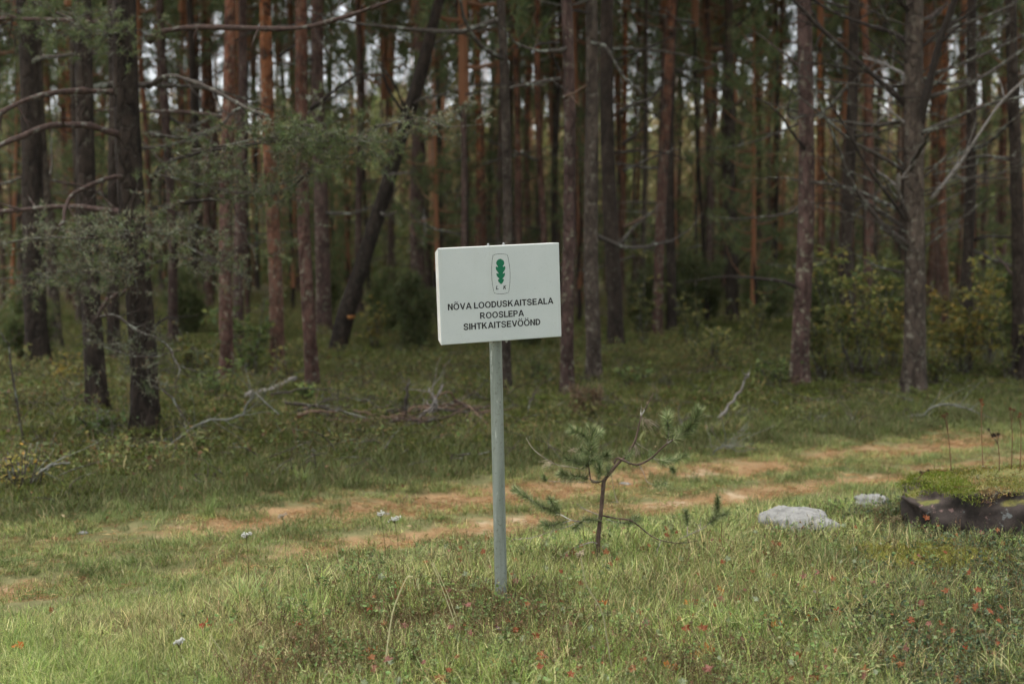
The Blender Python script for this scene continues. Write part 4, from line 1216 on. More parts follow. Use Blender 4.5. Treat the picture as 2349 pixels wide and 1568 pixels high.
for k, (u, v, s, lab) in enumerate([(1435, 1112, 0.045, 'small grey stone lying on the track behind the sapling'), (885, 1182, 0.04, 'small grey stone on the track behind the white yarrow'), (190, 1225, 0.035, 'pale pebble in the grass on the left')]):
    g0 = G(u, v); mb = MB(); rock_mesh(mb, g0 + [0, 0, 0.002], s, s * 0.7, s * (0.4 if k < 3 else 0.15), 50 + k, None, 20)
    single('pebble', mb, M['pale_stone'], g0, lab, 'stone')
# ------------------------------------------------------------------ the sign
def sign_mats():
    t = NT('sign_paint')
    v = t.coord()
    c = t.mix(t.mrange(t.noise(v, 5, 5, 0.6), 0.35, 0.7), (0.44, 0.48, 0.455), (0.48, 0.515, 0.49))
    c = t.mix(t.mrange(t.noise(v, 160, 2), 0.66, 0.76), c, (0.33, 0.345, 0.31))
    c = t.mix(t.mrange(t.noise(t.coord((16, 16, 1.2)), 1.0, 5, 0.7), 0.52, 0.75, 0.0, 0.35), c, (0.40, 0.42, 0.36))
    M['sign_paint'] = t.bsdf(c, 0.45, 0.35, t.noise(v, 300, 2), 0.08, 0.001)
    t = NT('sign_rim')
    v = t.coord()
    c = t.mix(t.mrange(t.noise(v, 9, 5, 0.6), 0.4, 0.7), (0.66, 0.65, 0.60), (0.52, 0.50, 0.44))
    M['sign_rim'] = t.bsdf(c, 0.5, 0.3)
    M['print_black'] = NT('print_black').bsdf((0.012, 0.012, 0.012), 0.45, 0.3)
    M['print_green'] = NT('print_green').bsdf((0.0, 0.125, 0.055), 0.45, 0.3)
    t = NT('galvanised')
    v = t.coord()
    st = t.coord((30, 30, 2.5))
    c = t.mix(t.mrange(t.noise(st, 1, 5, 0.7), 0.35, 0.7), (0.16, 0.185, 0.15), (0.25, 0.275, 0.24))
    c = t.mix(t.mrange(t.noise(t.coord((22, 22, 3)), 1.3, 5, 0.8), 0.60, 0.66), c, (0.42, 0.44, 0.39))
    c = t.mix(t.mrange(t.noise(v, 70, 3, 0.7), 0.58, 0.68), c, (0.12, 0.13, 0.095))
    M['galv'] = t.bsdf(c, 0.55, 0.4, t.noise(st, 2, 3), 0.15, 0.002, 0.25)
    M['bolt'] = NT('bolt_steel').bsdf((0.33, 0.34, 0.33), 0.45, 0.5, None, 0, 0, 0.6)
sign_mats()
SW, SH, SD, CH = 0.5801, 0.4305, 0.045, 0.020
from mathutils import Euler, Matrix, Vector
S_ROT = Euler((0.02683, -0.04336, 0.35793), 'XYZ')
S_MAT = np.array(S_ROT.to_matrix())
S_LOC = np.array([-0.04974, 6.42, 1.36889])
def sp(x, y, z):                                         # sign plane to world: x right, z up, y back
    return S_MAT @ np.array([x, y, z]) + S_LOC
def sign():
    gz = G(1150, 1357)
    base = np.array([-0.0488, 6.462, float(terrain(-0.05, 6.46))])
    top = np.array([-0.0805, 6.47, 1.40])
    axis_ = unit(top - base)
    t = root('nature_reserve_sign', base, 'white rectangular nature reserve sign with green oak leaf on a grey post', 'sign')
    # pan: a face with four folded flanges
    w, h = SW / 2, SH / 2
    e = 0.0025
    loops = [(w - 2 * e, h - 2 * e, 0.0), (w - 0.6 * e, h - 0.6 * e, 0.0004), (w, h, e), (w, h, 0.004)]
    V, Fq = [], []
    for a, b, y in loops:
        V += [sp(-a, y, -b), sp(a, y, -b), sp(a, y, b), sp(-a, y, b)]
    for k in range(len(loops) - 1):
        for j in range(4): Fq.append((k * 4 + j, (k + 1) * 4 + j, (k + 1) * 4 + (j + 1) % 4, k * 4 + (j + 1) % 4))
    mb = MB(); mb.add(V, np.array(Fq + [(0, 1, 2, 3)]))
    face = part('panel', mb, M['sign_paint'], t, False)
    def flange(pts):                                      # a bent strip 1.5 mm thick
        n_ = unit(np.cross(pts[1] - pts[0], pts[3] - pts[0]))
        cen = S_LOC + S_MAT @ np.array([0, 0.02, 0])
        if n_ @ (pts[0] - cen) < 0: n_ = -n_
        a = [p for p in pts]; b = [p - n_ * 0.0015 for p in pts]
        m = MB(); m.add(a + b, np.array([(0, 1, 2, 3), (7, 6, 5, 4), (0, 4, 5, 1), (1, 5, 6, 2), (2, 6, 7, 3), (3, 7, 4, 0)]))
        part('flange', m, M['sign_rim'], face, False)
    y0, y1 = 0.0042, SD
    flange([sp(-w, y0, h), sp(-w, y0, -h), sp(-w, y1, -h + CH), sp(-w, y1, h - CH)])
    flange([sp(w, y0, h), sp(w, y0, -h), sp(w, y1, -h + CH), sp(w, y1, h - CH)])
    flange([sp(-w, y0, h), sp(w, y0, h), sp(w - CH, y1, h), sp(-w + CH, y1, h)])
    flange([sp(-w, y0, -h), sp(w, y0, -h), sp(w - CH, y1, -h), sp(-w + CH, y1, -h)])
    # post
    zs = np.linspace(-0.25, 1, 40)[:, None]
    p = base + (top - base) * zs + np.array([0, 0.055, 0]) * sstep(0.6, 1.0, zs)
    p[:, 1] = base[1] + (np.linspace(-0.25, 1, 40)) * 0.036
    mb = MB(); mb.tube(p, 0.0285, 32)
    post = part('post', mb, M['galv'], t)
    post['label'] = 'round grey galvanised steel tube, weathered'
    # weld seam down the tube
    mb = MB(); off = np.array([0.0165, -0.0235, 0]); mb.tube(p + off, 0.0022, 6); part('weld_seam', mb, M['galv'], post)
    # clamp bars and bolts holding the pan
    for zz in (0.17, -0.17):
        mb = MB(); a = sp(-0.085, 0.030, zz); b = sp(0.085, 0.030, zz)
        u_ = sp(0, 0, 0.014) - sp(0, 0, 0); d_ = sp(0, 0.008, 0) - sp(0, 0, 0)
        q = [a - u_, b - u_, b + u_, a + u_]; mb.add(q + [x + d_ for x in q], np.array([(0, 1, 2, 3), (7, 6, 5, 4), (0, 4, 5, 1), (1, 5, 6, 2), (2, 6, 7, 3), (3, 7, 4, 0)]))
        part('clamp_bar', mb, M['bolt'], t, False)
    for bx, bz, up in ((-0.0474, h, 1), (0.0266, h, 1), (-0.046, -h, -1), (0.0259, -h, -1)):
        mb = MB(); mb.tube([sp(bx, 0.018, bz - up * 0.002), sp(bx, 0.018, bz + up * 0.003), sp(bx, 0.018, bz + up * 0.0032), sp(bx, 0.018, bz + up * 0.009)], [0.0085, 0.0085, 0.0058, 0.0055], 6)
        part('bolt', mb, M['bolt'], t, False)
    # print
    def flat(name, pts, mat, y=-0.0006):
        m = bpy.data.meshes.new(name)
        m.from_pydata([tuple(sp(x, y, z) - base) for x, z in pts], [], [tuple(range(len(pts)))])
        m.materials.append(mat)
        return obj(name, m, face)
    leaf = [(0.0012,0.1562),(-0.0066,0.1541),(-0.0137,0.1486),(-0.0182,0.1416),(-0.0187,0.1359),(-0.0166,0.13),(-0.0122,0.1247),(-0.0108,0.1203),(-0.0119,0.1192),(-0.0146,0.1212),(-0.0199,0.1234),(-0.0216,0.118),(-0.0211,0.1107),(-0.0182,0.1048),(-0.0131,0.098),(-0.009,0.0921),(-0.0098,0.0895),(-0.0125,0.0904),(-0.0183,0.0925),(-0.0191,0.0875),(-0.0182,0.0817),(-0.0146,0.0757),(-0.0094,0.0711),(-0.006,0.0666),(-0.0073,0.0642),(-0.0122,0.0638),(-0.0124,0.059),(-0.0104,0.0531),(-0.0048,0.0471),(0.0019,0.0412),(0.0074,0.0457),(0.013,0.0519),(0.0155,0.0575),(0.0162,0.0633),(0.0111,0.064),(0.0092,0.0665),(0.0128,0.07),(0.0176,0.0748),(0.0212,0.0804),(0.0222,0.0868),(0.0213,0.0924),(0.0158,0.0898),(0.0127,0.089),(0.0117,0.0917),(0.0161,0.0973),(0.0217,0.1049),(0.0247,0.1113),(0.0249,0.1171),(0.0226,0.1227),(0.0184,0.1203),(0.0145,0.119),(0.0127,0.1206),(0.0144,0.1248),(0.0187,0.1297),(0.0206,0.1354),(0.0199,0.1419),(0.0155,0.1487),(0.0087,0.1533)]
    flat('oak_leaf_emblem', leaf[::-1], M['print_green'])
    fr = np.array([(-0.0331,0.1727),(-0.0235,0.1761),(-0.0111,0.1782),(0.0042,0.1784),(0.0195,0.1767),(0.0359,0.1726),(0.0403,0.154),(0.0441,0.1306),(0.0464,0.1058),(0.0467,0.0841),(0.0457,0.0624),(0.0433,0.0394),(0.0404,0.0193),(0.0372,0.0033),(0.0258,-0.0004),(0.0135,-0.0023),(-0.0019,-0.0025),(-0.0171,-0.0006),(-0.0323,0.0031),(-0.0364,0.0192),(-0.0394,0.041),(-0.0416,0.0671),(-0.0419,0.0959),(-0.0407,0.1189),(-0.0377,0.1477)])
    tang = unit(np.roll(fr, -1, 0) - np.roll(fr, 1, 0)); nr = np.stack([-tang[:, 1], tang[:, 0]], 1) * 0.00075
    n = len(fr)
    V = [sp(a, -0.0006, b) - base for a, b in np.vstack([fr + nr, fr - nr])]
    m = bpy.data.meshes.new('emblem_frame')
    m.from_pydata([tuple(q) for q in V], [], [(k, (k + 1) % n, n + (k + 1) % n, n + k) for k in range(n)])
    m.materials.append(M['print_black'])
    obj('emblem_frame', m, face)
    def strip(a, b): return [np.array([a[i], b[i], b[i + 1], a[i + 1]]) for i in range(len(a) - 1)]
    def rect(x0, z0, x1, z1): return np.array([(x0, z0), (x1, z0), (x1, z1), (x0, z1)])
    def arc(cx_, cz, rx, rz, a0, a1, n=14):
        q = np.linspace(a0, a1, n); return np.stack([cx_ + rx * np.cos(q), cz + rz * np.sin(q)], 1)
    def thick(pts, w, n=34):
        p = smooth_path(np.array([(a, b, 0) for a, b in pts]), n)[:, :2]
        tg = unit(np.gradient(p, axis=0)); nn = np.stack([-tg[:, 1], tg[:, 0]], 1) * w / 2
        return strip(p + nn, p - nn)
    s_, h_ = 0.23, 0.185
    def glyph(ch):
        if ch == 'N': return 0.80, [rect(0, 0, s_, 1), rect(0.80 - s_, 0, 0.80, 1), np.array([(s_, 1), (s_, 0.70), (0.595, 0), (0.595, 0.30)])]
        if ch in 'O\u00d5\u00d6':
            g_ = strip(arc(0.49, 0.5, 0.49, 0.52, 0, TAU, 33), arc(0.49, 0.5, 0.28, 0.355, 0, TAU, 33))
            if ch == '\u00d6': g_ += [rect(0.20, 1.09, 0.39, 1.26), rect(0.59, 1.09, 0.78, 1.26)]
            if ch == '\u00d5': g_ += thick([(0.20, 1.12), (0.32, 1.22), (0.49, 1.17), (0.64, 1.13), (0.78, 1.23)], 0.10, 14)
            return 0.98, g_
        if ch == 'V': return 0.92, [np.array([(0, 1), (0.22, 1), (0.46, 0.27), (0.46, 0), (0.345, 0)]), np.array([(0.92, 1), (0.70, 1), (0.46, 0.27), (0.46, 0), (0.575, 0)])]
        if ch == 'A': return 0.98, [np.array([(0, 0), (0.22, 0), (0.49, 0.75), (0.49, 1), (0.375, 1)]), np.array([(0.98, 0), (0.76, 0), (0.49, 0.75), (0.49, 1), (0.605, 1)]), np.array([(0.295, 0.205), (0.685, 0.205), (0.62, 0.375), (0.36, 0.375)])]
        if ch == 'L': return 0.70, [rect(0, 0, s_, 1), rect(s_, 0, 0.70, h_)]
        if ch == 'E': return 0.75, [rect(0, 0, s_, 1), rect(s_, 0, 0.75, h_), rect(s_, 0.43, 0.69, 0.43 + h_), rect(s_, 1 - h_, 0.73, 1)]
        if ch == 'T': return 0.82, [rect(0, 1 - h_, 0.82, 1), rect(0.41 - s_ / 2, 0, 0.41 + s_ / 2, 1 - h_)]
        if ch == 'I': return s_, [rect(0, 0, s_, 1)]
        if ch == 'H': return 0.80, [rect(0, 0, s_, 1), rect(0.80 - s_, 0, 0.80, 1), rect(s_, 0.43, 0.80 - s_, 0.43 + h_)]
        if ch == 'K': return 0.90, [rect(0, 0, s_, 1), np.array([(s_, 0.31), (s_, 0.57), (0.60, 1), (0.87, 1)]), np.array([(0.36, 0.475), (0.50, 0.625), (0.90, 0), (0.65, 0)])]
        if ch == 'D':
            o_ = np.vstack([[(s_, 0)], arc(0.36, 0.5, 0.47, 0.5, -math.pi / 2, math.pi / 2, 17), [(s_, 1)]])
            i_ = np.vstack([[(s_, h_)], arc(0.36, 0.5, 0.26, 0.5 - h_, -math.pi / 2, math.pi / 2, 17), [(s_, 1 - h_)]])
            return 0.83, [rect(0, 0, s_, 1)] + strip(o_, i_)
        if ch == 'U':
            o_ = np.vstack([[(0, 1)], arc(0.40, 0.37, 0.40, 0.39, math.pi, TAU, 17), [(0.80, 1)]])
            i_ = np.vstack([[(s_, 1)], arc(0.40, 0.37, 0.195, 0.22, math.pi, TAU, 17), [(0.595, 1)]])
            return 0.80, strip(o_, i_)
        if ch == 'S': return 0.84, thick([(0.73, 0.69), (0.64, 0.87), (0.42, 0.93), (0.19, 0.86), (0.125, 0.72), (0.22, 0.585), (0.44, 0.51), (0.66, 0.43), (0.735, 0.28), (0.64, 0.13), (0.42, 0.07), (0.19, 0.13), (0.09, 0.32)], 0.185)
        if ch in 'PR':
            o_ = np.vstack([[(s_, 0.36 if ch == 'P' else 0.40)], arc(0.47, 0.685, 0.30, 0.315, -math.pi / 2, math.pi / 2, 13) if ch == 'P' else arc(0.49, 0.70, 0.30, 0.30, -math.pi / 2, math.pi / 2, 13), [(s_, 1)]])
            i_ = np.vstack([[(s_, 0.53 if ch == 'P' else 0.56)], arc(0.45, 0.685, 0.125, 0.15, -math.pi / 2, math.pi / 2, 13) if ch == 'P' else arc(0.46, 0.70, 0.125, 0.14, -math.pi / 2, math.pi / 2, 13), [(s_, 1 - h_)]])
            g_ = [rect(0, 0, s_, 1)] + strip(o_, i_)
            if ch == 'P': return 0.77, g_
            return 0.90, g_ + [np.array([(0.34, 0.42), (0.58, 0.42), (0.90, 0), (0.65, 0)])]
        return 0.22, []
    def text(name, s, x0, x1, z0, cap, shear=0.0, fat=0.0):
        polys, x = [], 0.0
        for ch in s:
            w_, g_ = glyph(ch)
            polys += [p + np.array([x, 0]) for p in g_]
            x += w_ + (0.055 if ch in 'VALT' else 0.10)
        hi = max(p[:, 0].max() for p in polys)
        V, Fc = [], []
        for p in polys:
            k0 = len(V)
            for a, b in p:
                V.append(tuple(sp(x0 + (x1 - x0) * a / hi + shear * b * cap, -0.0006, z0 + b * cap) - base))
            Fc.append(tuple(range(k0, k0 + len(p))))
        m = bpy.data.meshes.new('lettering'); m.from_pydata(V, [], Fc); m.materials.append(M['print_black'])
        return obj('lettering', m, face)
    text('l1', 'N\u00d5VA LOODUSKAITSEALA', -0.2541, 0.2541, -0.0614, 0.0285)
    text('l2', 'ROOSLEPA', -0.1039, 0.108, -0.1090, 0.0285)
    text('l3', 'SIHTKAITSEV\u00d6\u00d6ND', -0.1842, 0.1868, -0.1546, 0.0285)
    text('l4', 'L', -0.0238, -0.0122, 0.0185, 0.0174, 0.2)
    text('l5', 'K', 0.0111, 0.0245, 0.0181, 0.0177, 0.2)
sign()

# ------------------------------------------------------------------ the little pine beside the post
SAPN = [(0.15, 0.205, 0.085, 4), (0.26, 0.31, 0.15, 3), (0.07, 0.105, 0.045, 3), (0.50, 0.52, 0.33, 2)]  # palest entry puts bright highlights into the needle colour
DRYN = [(0.45, 0.36, 0.24, 3), (0.33, 0.26, 0.17, 2)]
M['sap_bark'] = wood('sap_bark', (0.045, 0.032, 0.026), (0.14, 0.095, 0.072), 0.2, (0.3, 0.3, 0.26))
M['sap_twig'] = wood('sap_twig', (0.17, 0.14, 0.115), (0.40, 0.35, 0.30), 0.25, (0.5, 0.49, 0.45))
def sapling():
    g0 = G(1372, 1292); d = g0[1]; k = d / F_PX
    t = root('pine_sapling', g0, 'crooked knee-high pine sapling right of the sign post', 'sapling')
    tr = [(1371, 1300), (1372, 1287), (1372, 1247), (1374, 1214), (1379, 1170), (1384, 1115), (1387, 1100), (1401, 1082), (1416, 1064), (1438, 1042), (1456, 1013), (1463, 988), (1471, 955), (1485, 929), (1500, 900)]
    path = smooth_path([P(u, v, d) for u, v in tr], 60)
    f = np.linspace(0, 1, 60)
    mb = MB(); mb.tube(path, np.interp(f, [0, 0.1, 0.42, 0.62, 0.8, 1], [6.6, 5.4, 4.6, 3.0, 1.9, 1.0]) * k * (1 + 0.1 * vnoise(np.stack([f * 60, f * 0, f * 0], 1), 3)), 10)
    part('trunk', mb, M['sap_bark'], t)
    # (path, end offset in depth, r0, r1 px, needles: None or (start, count, length m, forward), dry tufts)
    B = [([(1409, 1062), (1416, 1050), (1430, 1055), (1460, 1066), (1493, 1051), (1518, 1027), (1540, 1010), (1566, 995), (1588, 973), (1602, 942)], -0.05, 3.0, 1.0, (0.68, 420, 0.05, 0.7)),
         ([(1530, 1017), (1534, 990), (1531, 965), (1530, 950)], -0.04, 1.1, 0.8, (0.1, 170, 0.045, 0.7)),
         ([(1496, 1049), (1512, 1054), (1529, 1057), (1552, 1053), (1575, 1044)], 0.08, 1.0, 0.6, (0.25, 130, 0.036, 0.6)),
         ([(1467, 1067), (1476, 1083), (1485, 1104), (1507, 1113), (1529, 1106)], -0.10, 0.8, 0.6, (0.66, 60, 0.032, 0.1)),
         ([(1458, 1013), (1470, 1022), (1490, 1035), (1497, 1049)], 0.05, 0.7, 0.5, (0.6, 40, 0.03, 0.5)),
         ([(1496, 1049), (1516, 1064), (1538, 1072), (1546, 1080)], 0.04, 0.7, 0.5, (0.6, 50, 0.03, 0.5)),
         ([(1430, 1056), (1438, 1046), (1448, 1036)], -0.05, 0.7, 0.5, (0.1, 60, 0.032, 0.6)),
         ([(1387, 1100), (1370, 1106), (1357, 1103), (1352, 1080), (1350, 1057), (1355, 1030), (1357, 1005), (1357, 985)], -0.06, 2.2, 0.9, (0.50, 330, 0.05, 0.7)),
         ([(1357, 1012), (1342, 1002), (1325, 990), (1312, 985)], -0.08, 0.9, 0.7, (0.0, 150, 0.045, 0.8)),
         ([(1357, 1005), (1370, 996), (1378, 990)], 0.08, 0.9, 0.7, (0.0, 90, 0.04, 0.8)),
         ([(1353, 1078), (1340, 1066), (1321, 1057), (1299, 1052)], -0.06, 1.0, 0.7, (0.15, 170, 0.04, 0.7)),
         ([(1352, 1060), (1368, 1056), (1384, 1048), (1394, 1042)], 0.07, 0.9, 0.7, (0.1, 150, 0.042, 0.7)),
         ([(1350, 1066), (1338, 1045), (1330, 1030)], 0.1, 0.9, 0.7, (0.0, 120, 0.042, 0.8)),
         ([(1370, 1104), (1345, 1096), (1321, 1093), (1300, 1091), (1288, 1085)], -0.07, 1.3, 0.7, (0.2, 220, 0.042, 0.5)),
         ([(1372, 1103), (1345, 1105), (1300, 1104), (1262, 1103), (1245, 1094)], 0.06, 1.0, 0.6, (0.80, 50, 0.026, 0.5)),
         ([(1372, 1100), (1376, 1085), (1372, 1070)], -0.06, 1.0, 0.6, (0.1, 130, 0.042, 0.7)),
         ([(1390, 1096), (1396, 1080), (1400, 1068)], 0.04, 0.9, 0.6, (0.0, 80, 0.035, 0.7)),
         ([(1345, 1077), (1313, 1071), (1280, 1066), (1248, 1049), (1222, 1028), (1207, 1004)], -0.05, 1.2, 0.5, None),
         ([(1376, 1188), (1350, 1194), (1332, 1195), (1310, 1192), (1281, 1177), (1248, 1163), (1211, 1141), (1180, 1122)], -0.12, 2.0, 0.7, (0.55, 300, 0.038, 0.6)),
         ([(1281, 1177), (1272, 1160), (1262, 1146)], -0.1, 0.9, 0.7, (0.0, 190, 0.042, 0.7)),
         ([(1310, 1193), (1285, 1200), (1262, 1205), (1245, 1200)], -0.1, 0.9, 0.6, (0.1, 150, 0.038, 0.4)),
         ([(1335, 1195), (1325, 1205), (1318, 1212)], -0.1, 0.8, 0.6, (0.0, 60, 0.032, 0.5)),
         ([(1374, 1192), (1356, 1192), (1338, 1190)], -0.06, 0.8, 0.6, (0.0, 90, 0.03, 0.4)),
         ([(1332, 1195), (1302, 1207), (1266, 1217), (1222, 1232), (1175, 1236)], -0.15, 1.1, 0.5, None),
         ([(1268, 1217), (1258, 1232), (1250, 1250)], -0.12, 0.6, 0.4, (0.6, 16, 0.025, 0.3)),
         ([(1373, 1180), (1343, 1168), (1324, 1155)], 0.08, 1.2, 0.5, None),
         ([(1379, 1181), (1412, 1188), (1445, 1192), (1467, 1207), (1489, 1225), (1515, 1238), (1558, 1245), (1602, 1239)], -0.10, 2.4, 0.8, None),
         ([(1390, 1190), (1420, 1198), (1450, 1196), (1462, 1190)], -0.03, 0.7, 0.5, (0.1, 120, 0.028, 0.1)),
         ([(1440, 1192), (1452, 1190), (1466, 1184)], -0.04, 0.7, 0.5, (0.0, 60, 0.026, 0.1)),
         ([(1558, 1236), (1595, 1219), (1613, 1210), (1628, 1198), (1640, 1186), (1645, 1163), (1647, 1140)], -0.1, 1.0, 0.6, (0.45, 190, 0.034, 0.6)),
         ([(1640, 1186), (1655, 1182), (1670, 1175)], -0.1, 0.7, 0.5, (0.0, 70, 0.03, 0.6)),
         ([(1577, 1228), (1576, 1195), (1572, 1172)], 0.06, 0.7, 0.5, (0.3, 80, 0.03, 0.6)),
         ([(1602, 1218), (1606, 1205), (1592, 1200)], 0.06, 0.8, 0.5, None),
         ([(1515, 1238), (1512, 1252), (1503, 1264)], -0.1, 0.8, 0.5, None),
         ([(1371, 1247), (1357, 1243), (1328, 1252), (1295, 1269), (1248, 1302)], -0.12, 1.7, 0.6, None),
         ([(1381, 1252), (1400, 1272), (1416, 1288)], -0.1, 1.0, 0.6, None),
         ([(1401, 1084), (1406, 1110), (1412, 1140), (1418, 1152)], -0.05, 0.6, 0.4, None),
         ([(1471, 955), (1470, 943), (1472, 934)], -0.02, 1.1, 0.7, None)]
    for i, (pp, dd, r0, r1, nd) in enumerate(B):
        n = len(pp); r = np.random.default_rng(4000 + i)
        w = [P(u, v, d + dd * (q / (n - 1)) * 1.2 + (0.03 * math.sin(q * 2 + i))) for q, (u, v) in enumerate(pp)]
        w[0] = P(*pp[0], d)
        pa = smooth_path(w, 22)
        mb = MB(); mb.tube(pa, np.linspace(r0, r1, 22) * k * (1 + 0.08 * r.normal(size=22)), 6)
        if nd is None:
            for _ in range(2):
                j = int(r.integers(8, 21)); q = unit(unit(pa[j] - pa[j - 1]) + r.normal(0, 0.5, 3))
                mb.tube(np.stack([pa[j], pa[j] + q * 0.02, pa[j] + q * 0.045 + r.normal(0, 0.006, 3)]), [0.0013, 0.001, 0.0007], 4)
        o = part('branch', mb, M['sap_twig' if r0 < 2.1 else 'sap_bark'], t)
        if nd:
            nb = MB(); needles(nb, pa, int(nd[1] * 4.0), nd[2] * 1.2, 0.0026, nd[3], SAPN, nd[0])
            part('needles', nb, M['needle'], o, False)['kind'] = 'stuff'
    for i, (u, v, dirs) in enumerate([(1474, 958, (14, 22)), (1478, 962, (20, 14)), (1456, 1018, (4, 26)), (1268, 1060, (-14, 6)), (1310, 1030, (10, 4))]):
        nb = MB(); r = np.random.default_rng(4100 + i)
        c = P(u, v, d)
        for _ in range(16):
            e = c + np.array([(dirs[0] + r.normal(0, 8)) * k, r.normal(0, 0.02), (-dirs[1] + r.normal(0, 7)) * k])
            nb.tube(smooth_path([c, (c + e) / 2 + r.normal(0, 0.008, 3), e], 5), 0.0009, 3, (0.42, 0.35, 0.25))
        part('dry_needles', nb, M['leaf'], t)['kind'] = 'stuff'
sapling()
# ------------------------------------------------------------------ grass and ground cover
FG = [(0.26, 0.33, 0.095, 4), (0.36, 0.41, 0.145, 4), (0.58, 0.53, 0.29, 2), (0.13, 0.18, 0.055, 4), (0.47, 0.48, 0.25, 3), (0.15, 0.10, 0.055, 2)]
SG = [(0.21, 0.27, 0.085, 4), (0.15, 0.20, 0.06, 3), (0.42, 0.36, 0.19, 2), (0.29, 0.31, 0.125, 3), (0.13, 0.09, 0.05, 2)]
EG = [(0.14, 0.165, 0.055, 4), (0.19, 0.195, 0.075, 3), (0.34, 0.29, 0.16, 2), (0.08, 0.10, 0.035, 3), (0.17, 0.105, 0.06, 2)]
HERB = [(0.16, 0.22, 0.08, 4), (0.11, 0.16, 0.055, 3), (0.26, 0.29, 0.14, 2), (0.40, 0.18, 0.09, 0.25)]
RUST = [(0.15, 0.075, 0.045, 3), (0.24, 0.15, 0.09, 2), (0.10, 0.07, 0.04, 2), (0.14, 0.15, 0.06, 2)]
def tuft(n, rad, ln, wid, lean, bend, pal, mat='grass', k=1, R=0.0):
    mb = MB()
    for _ in range(k):
        a = RNG.random() * TAU; q = R * math.sqrt(RNG.random()); f = RNG.uniform(0.65, 1.15)
        m0 = len(mb.v); blades(mb, n, rad, (ln[0] * f, ln[1] * f), wid, lean, bend, pal)
        mb.v[m0] = mb.v[m0] + np.array([q * math.cos(a), q * math.sin(a), 0])
        mb.c[m0] = mb.c[m0] * RNG.uniform(0.75, 1.25)
    return mb.mesh('tuft', M[mat], False)
def herb(n, rad, h, ls, pal, asp=0.6):
    mb = MB()
    for _ in range(max(3, n // 7)):
        a = RNG.random() * TAU; q = rad * math.sqrt(RNG.random())
        p0 = np.array([q * math.cos(a), q * math.sin(a), -0.01]); p1 = p0 + np.array([RNG.normal(0, h * 0.35), RNG.normal(0, h * 0.35), h * RNG.uniform(0.5, 1.1)])
        p = smooth_path([p0, (p0 + p1) / 2 + RNG.normal(0, h * 0.06, 3), p1], 5)
        mb.tube(p, 0.0011, 3, tuple(pick([(0.20, 0.16, 0.08, 1), (0.15, 0.10, 0.06, 1)], 1)[0]))
        m = 7
        f = RNG.uniform(0.3, 1, m) * 4; k = np.minimum(f.astype(int), 3)
        b = p[k] + (p[k + 1] - p[k]) * (f - k)[:, None]
        L = RNG.uniform(0.6, 1.3, m) * ls
        leaves(mb, b, unit(RNG.normal(size=(m, 3)) * [1, 1, 0.5]), L, L * asp, pick(pal, m))
    return mb.mesh('herb', M['leaf'], False)
GREEN = [(0.24, 0.33, 0.085, 4), (0.33, 0.41, 0.14, 4), (0.12, 0.18, 0.05, 4), (0.46, 0.49, 0.24, 2), (0.55, 0.51, 0.28, 1)]
TAN = [(0.50, 0.44, 0.24, 3), (0.38, 0.34, 0.17, 3), (0.28, 0.32, 0.12, 4), (0.16, 0.11, 0.06, 3), (0.14, 0.18, 0.06, 3)]
DARKG = [(0.15, 0.19, 0.07, 4), (0.10, 0.135, 0.055, 4), (0.24, 0.26, 0.12, 3), (0.33, 0.30, 0.17, 1), (0.14, 0.09, 0.05, 2)]
def fg4(pal): return [tuft(46, 0.07, (0.06, 0.18), 0.0028, 0.65, 1.3, pal, k=9, R=0.22) for _ in range(3)] + [tuft(46, 0.08, (0.06, 0.17), 0.0026, 1.1, 0.8, pal, k=9, R=0.22) for _ in range(2)]
T_FG = fg4(FG) + fg4(GREEN) + fg4(TAN) + fg4(DARKG)
T_STRAW = [tuft(14, 0.06, (0.10, 0.27), 0.0020, 0.85, 1.2, [(0.60, 0.54, 0.32, 3), (0.50, 0.46, 0.25, 2), (0.36, 0.38, 0.17, 1)]) for _ in range(4)]
MG = [(0.09, 0.12, 0.038, 4), (0.12, 0.14, 0.05, 3), (0.20, 0.17, 0.09, 2), (0.065, 0.09, 0.03, 3), (0.11, 0.07, 0.04, 1)]
SG2 = [(0.16, 0.21, 0.07, 4), (0.12, 0.17, 0.055, 3), (0.25, 0.28, 0.12, 3), (0.33, 0.29, 0.16, 1)]
T_SH = [tuft(46, 0.07, (0.025, 0.075), 0.0032, 0.6, 0.9, SG, k=5, R=0.17) for _ in range(3)] + [tuft(46, 0.07, (0.03, 0.085), 0.0032, 0.6, 0.9, SG2, k=5, R=0.17) for _ in range(3)]
T_MID = [tuft(40, 0.09, (0.05, 0.15), 0.0038, 0.7, 1.1, MG, k=5, R=0.19) for _ in range(4)]
T_EDGE = [tuft(30, 0.12, (0.06, 0.20), 0.005, 0.75, 1.1, EG, k=4, R=0.26) for _ in range(6)]
T_HERB = [herb(40, 0.08, 0.10, 0.020, HERB) for _ in range(5)]
T_RUST = [herb(46, 0.07, 0.13, 0.012, RUST, 0.5) for _ in range(4)]
T_BIL = [herb(180, 0.32, 0.20, 0.030, [(0.10, 0.135, 0.045, 4), (0.15, 0.175, 0.06, 3), (0.22, 0.19, 0.07, 2), (0.15, 0.085, 0.045, 1)]) for _ in range(5)]
def mosspad():
    mb = MB(); n = 420; r = 0.26 * np.sqrt(RNG.random(n)); a = RNG.random(n) * TAU
    b = np.stack([r * np.cos(a), r * np.sin(a), 0.03 * np.abs(np.sin(r * 22 + np.cos(a * 3)))], 1)
    shards(mb, b, unit(RNG.normal(size=(n, 3)) * 0.8 + [0, 0, 1]), RNG.uniform(0.015, 0.045, n), np.full(n, 0.012), pick([(0.09, 0.11, 0.026, 3), (0.13, 0.145, 0.035, 3), (0.06, 0.075, 0.02, 2)], n))
    return mb.mesh('moss', M['leaf'], False)
T_MOSS = [mosspad() for _ in range(3)]
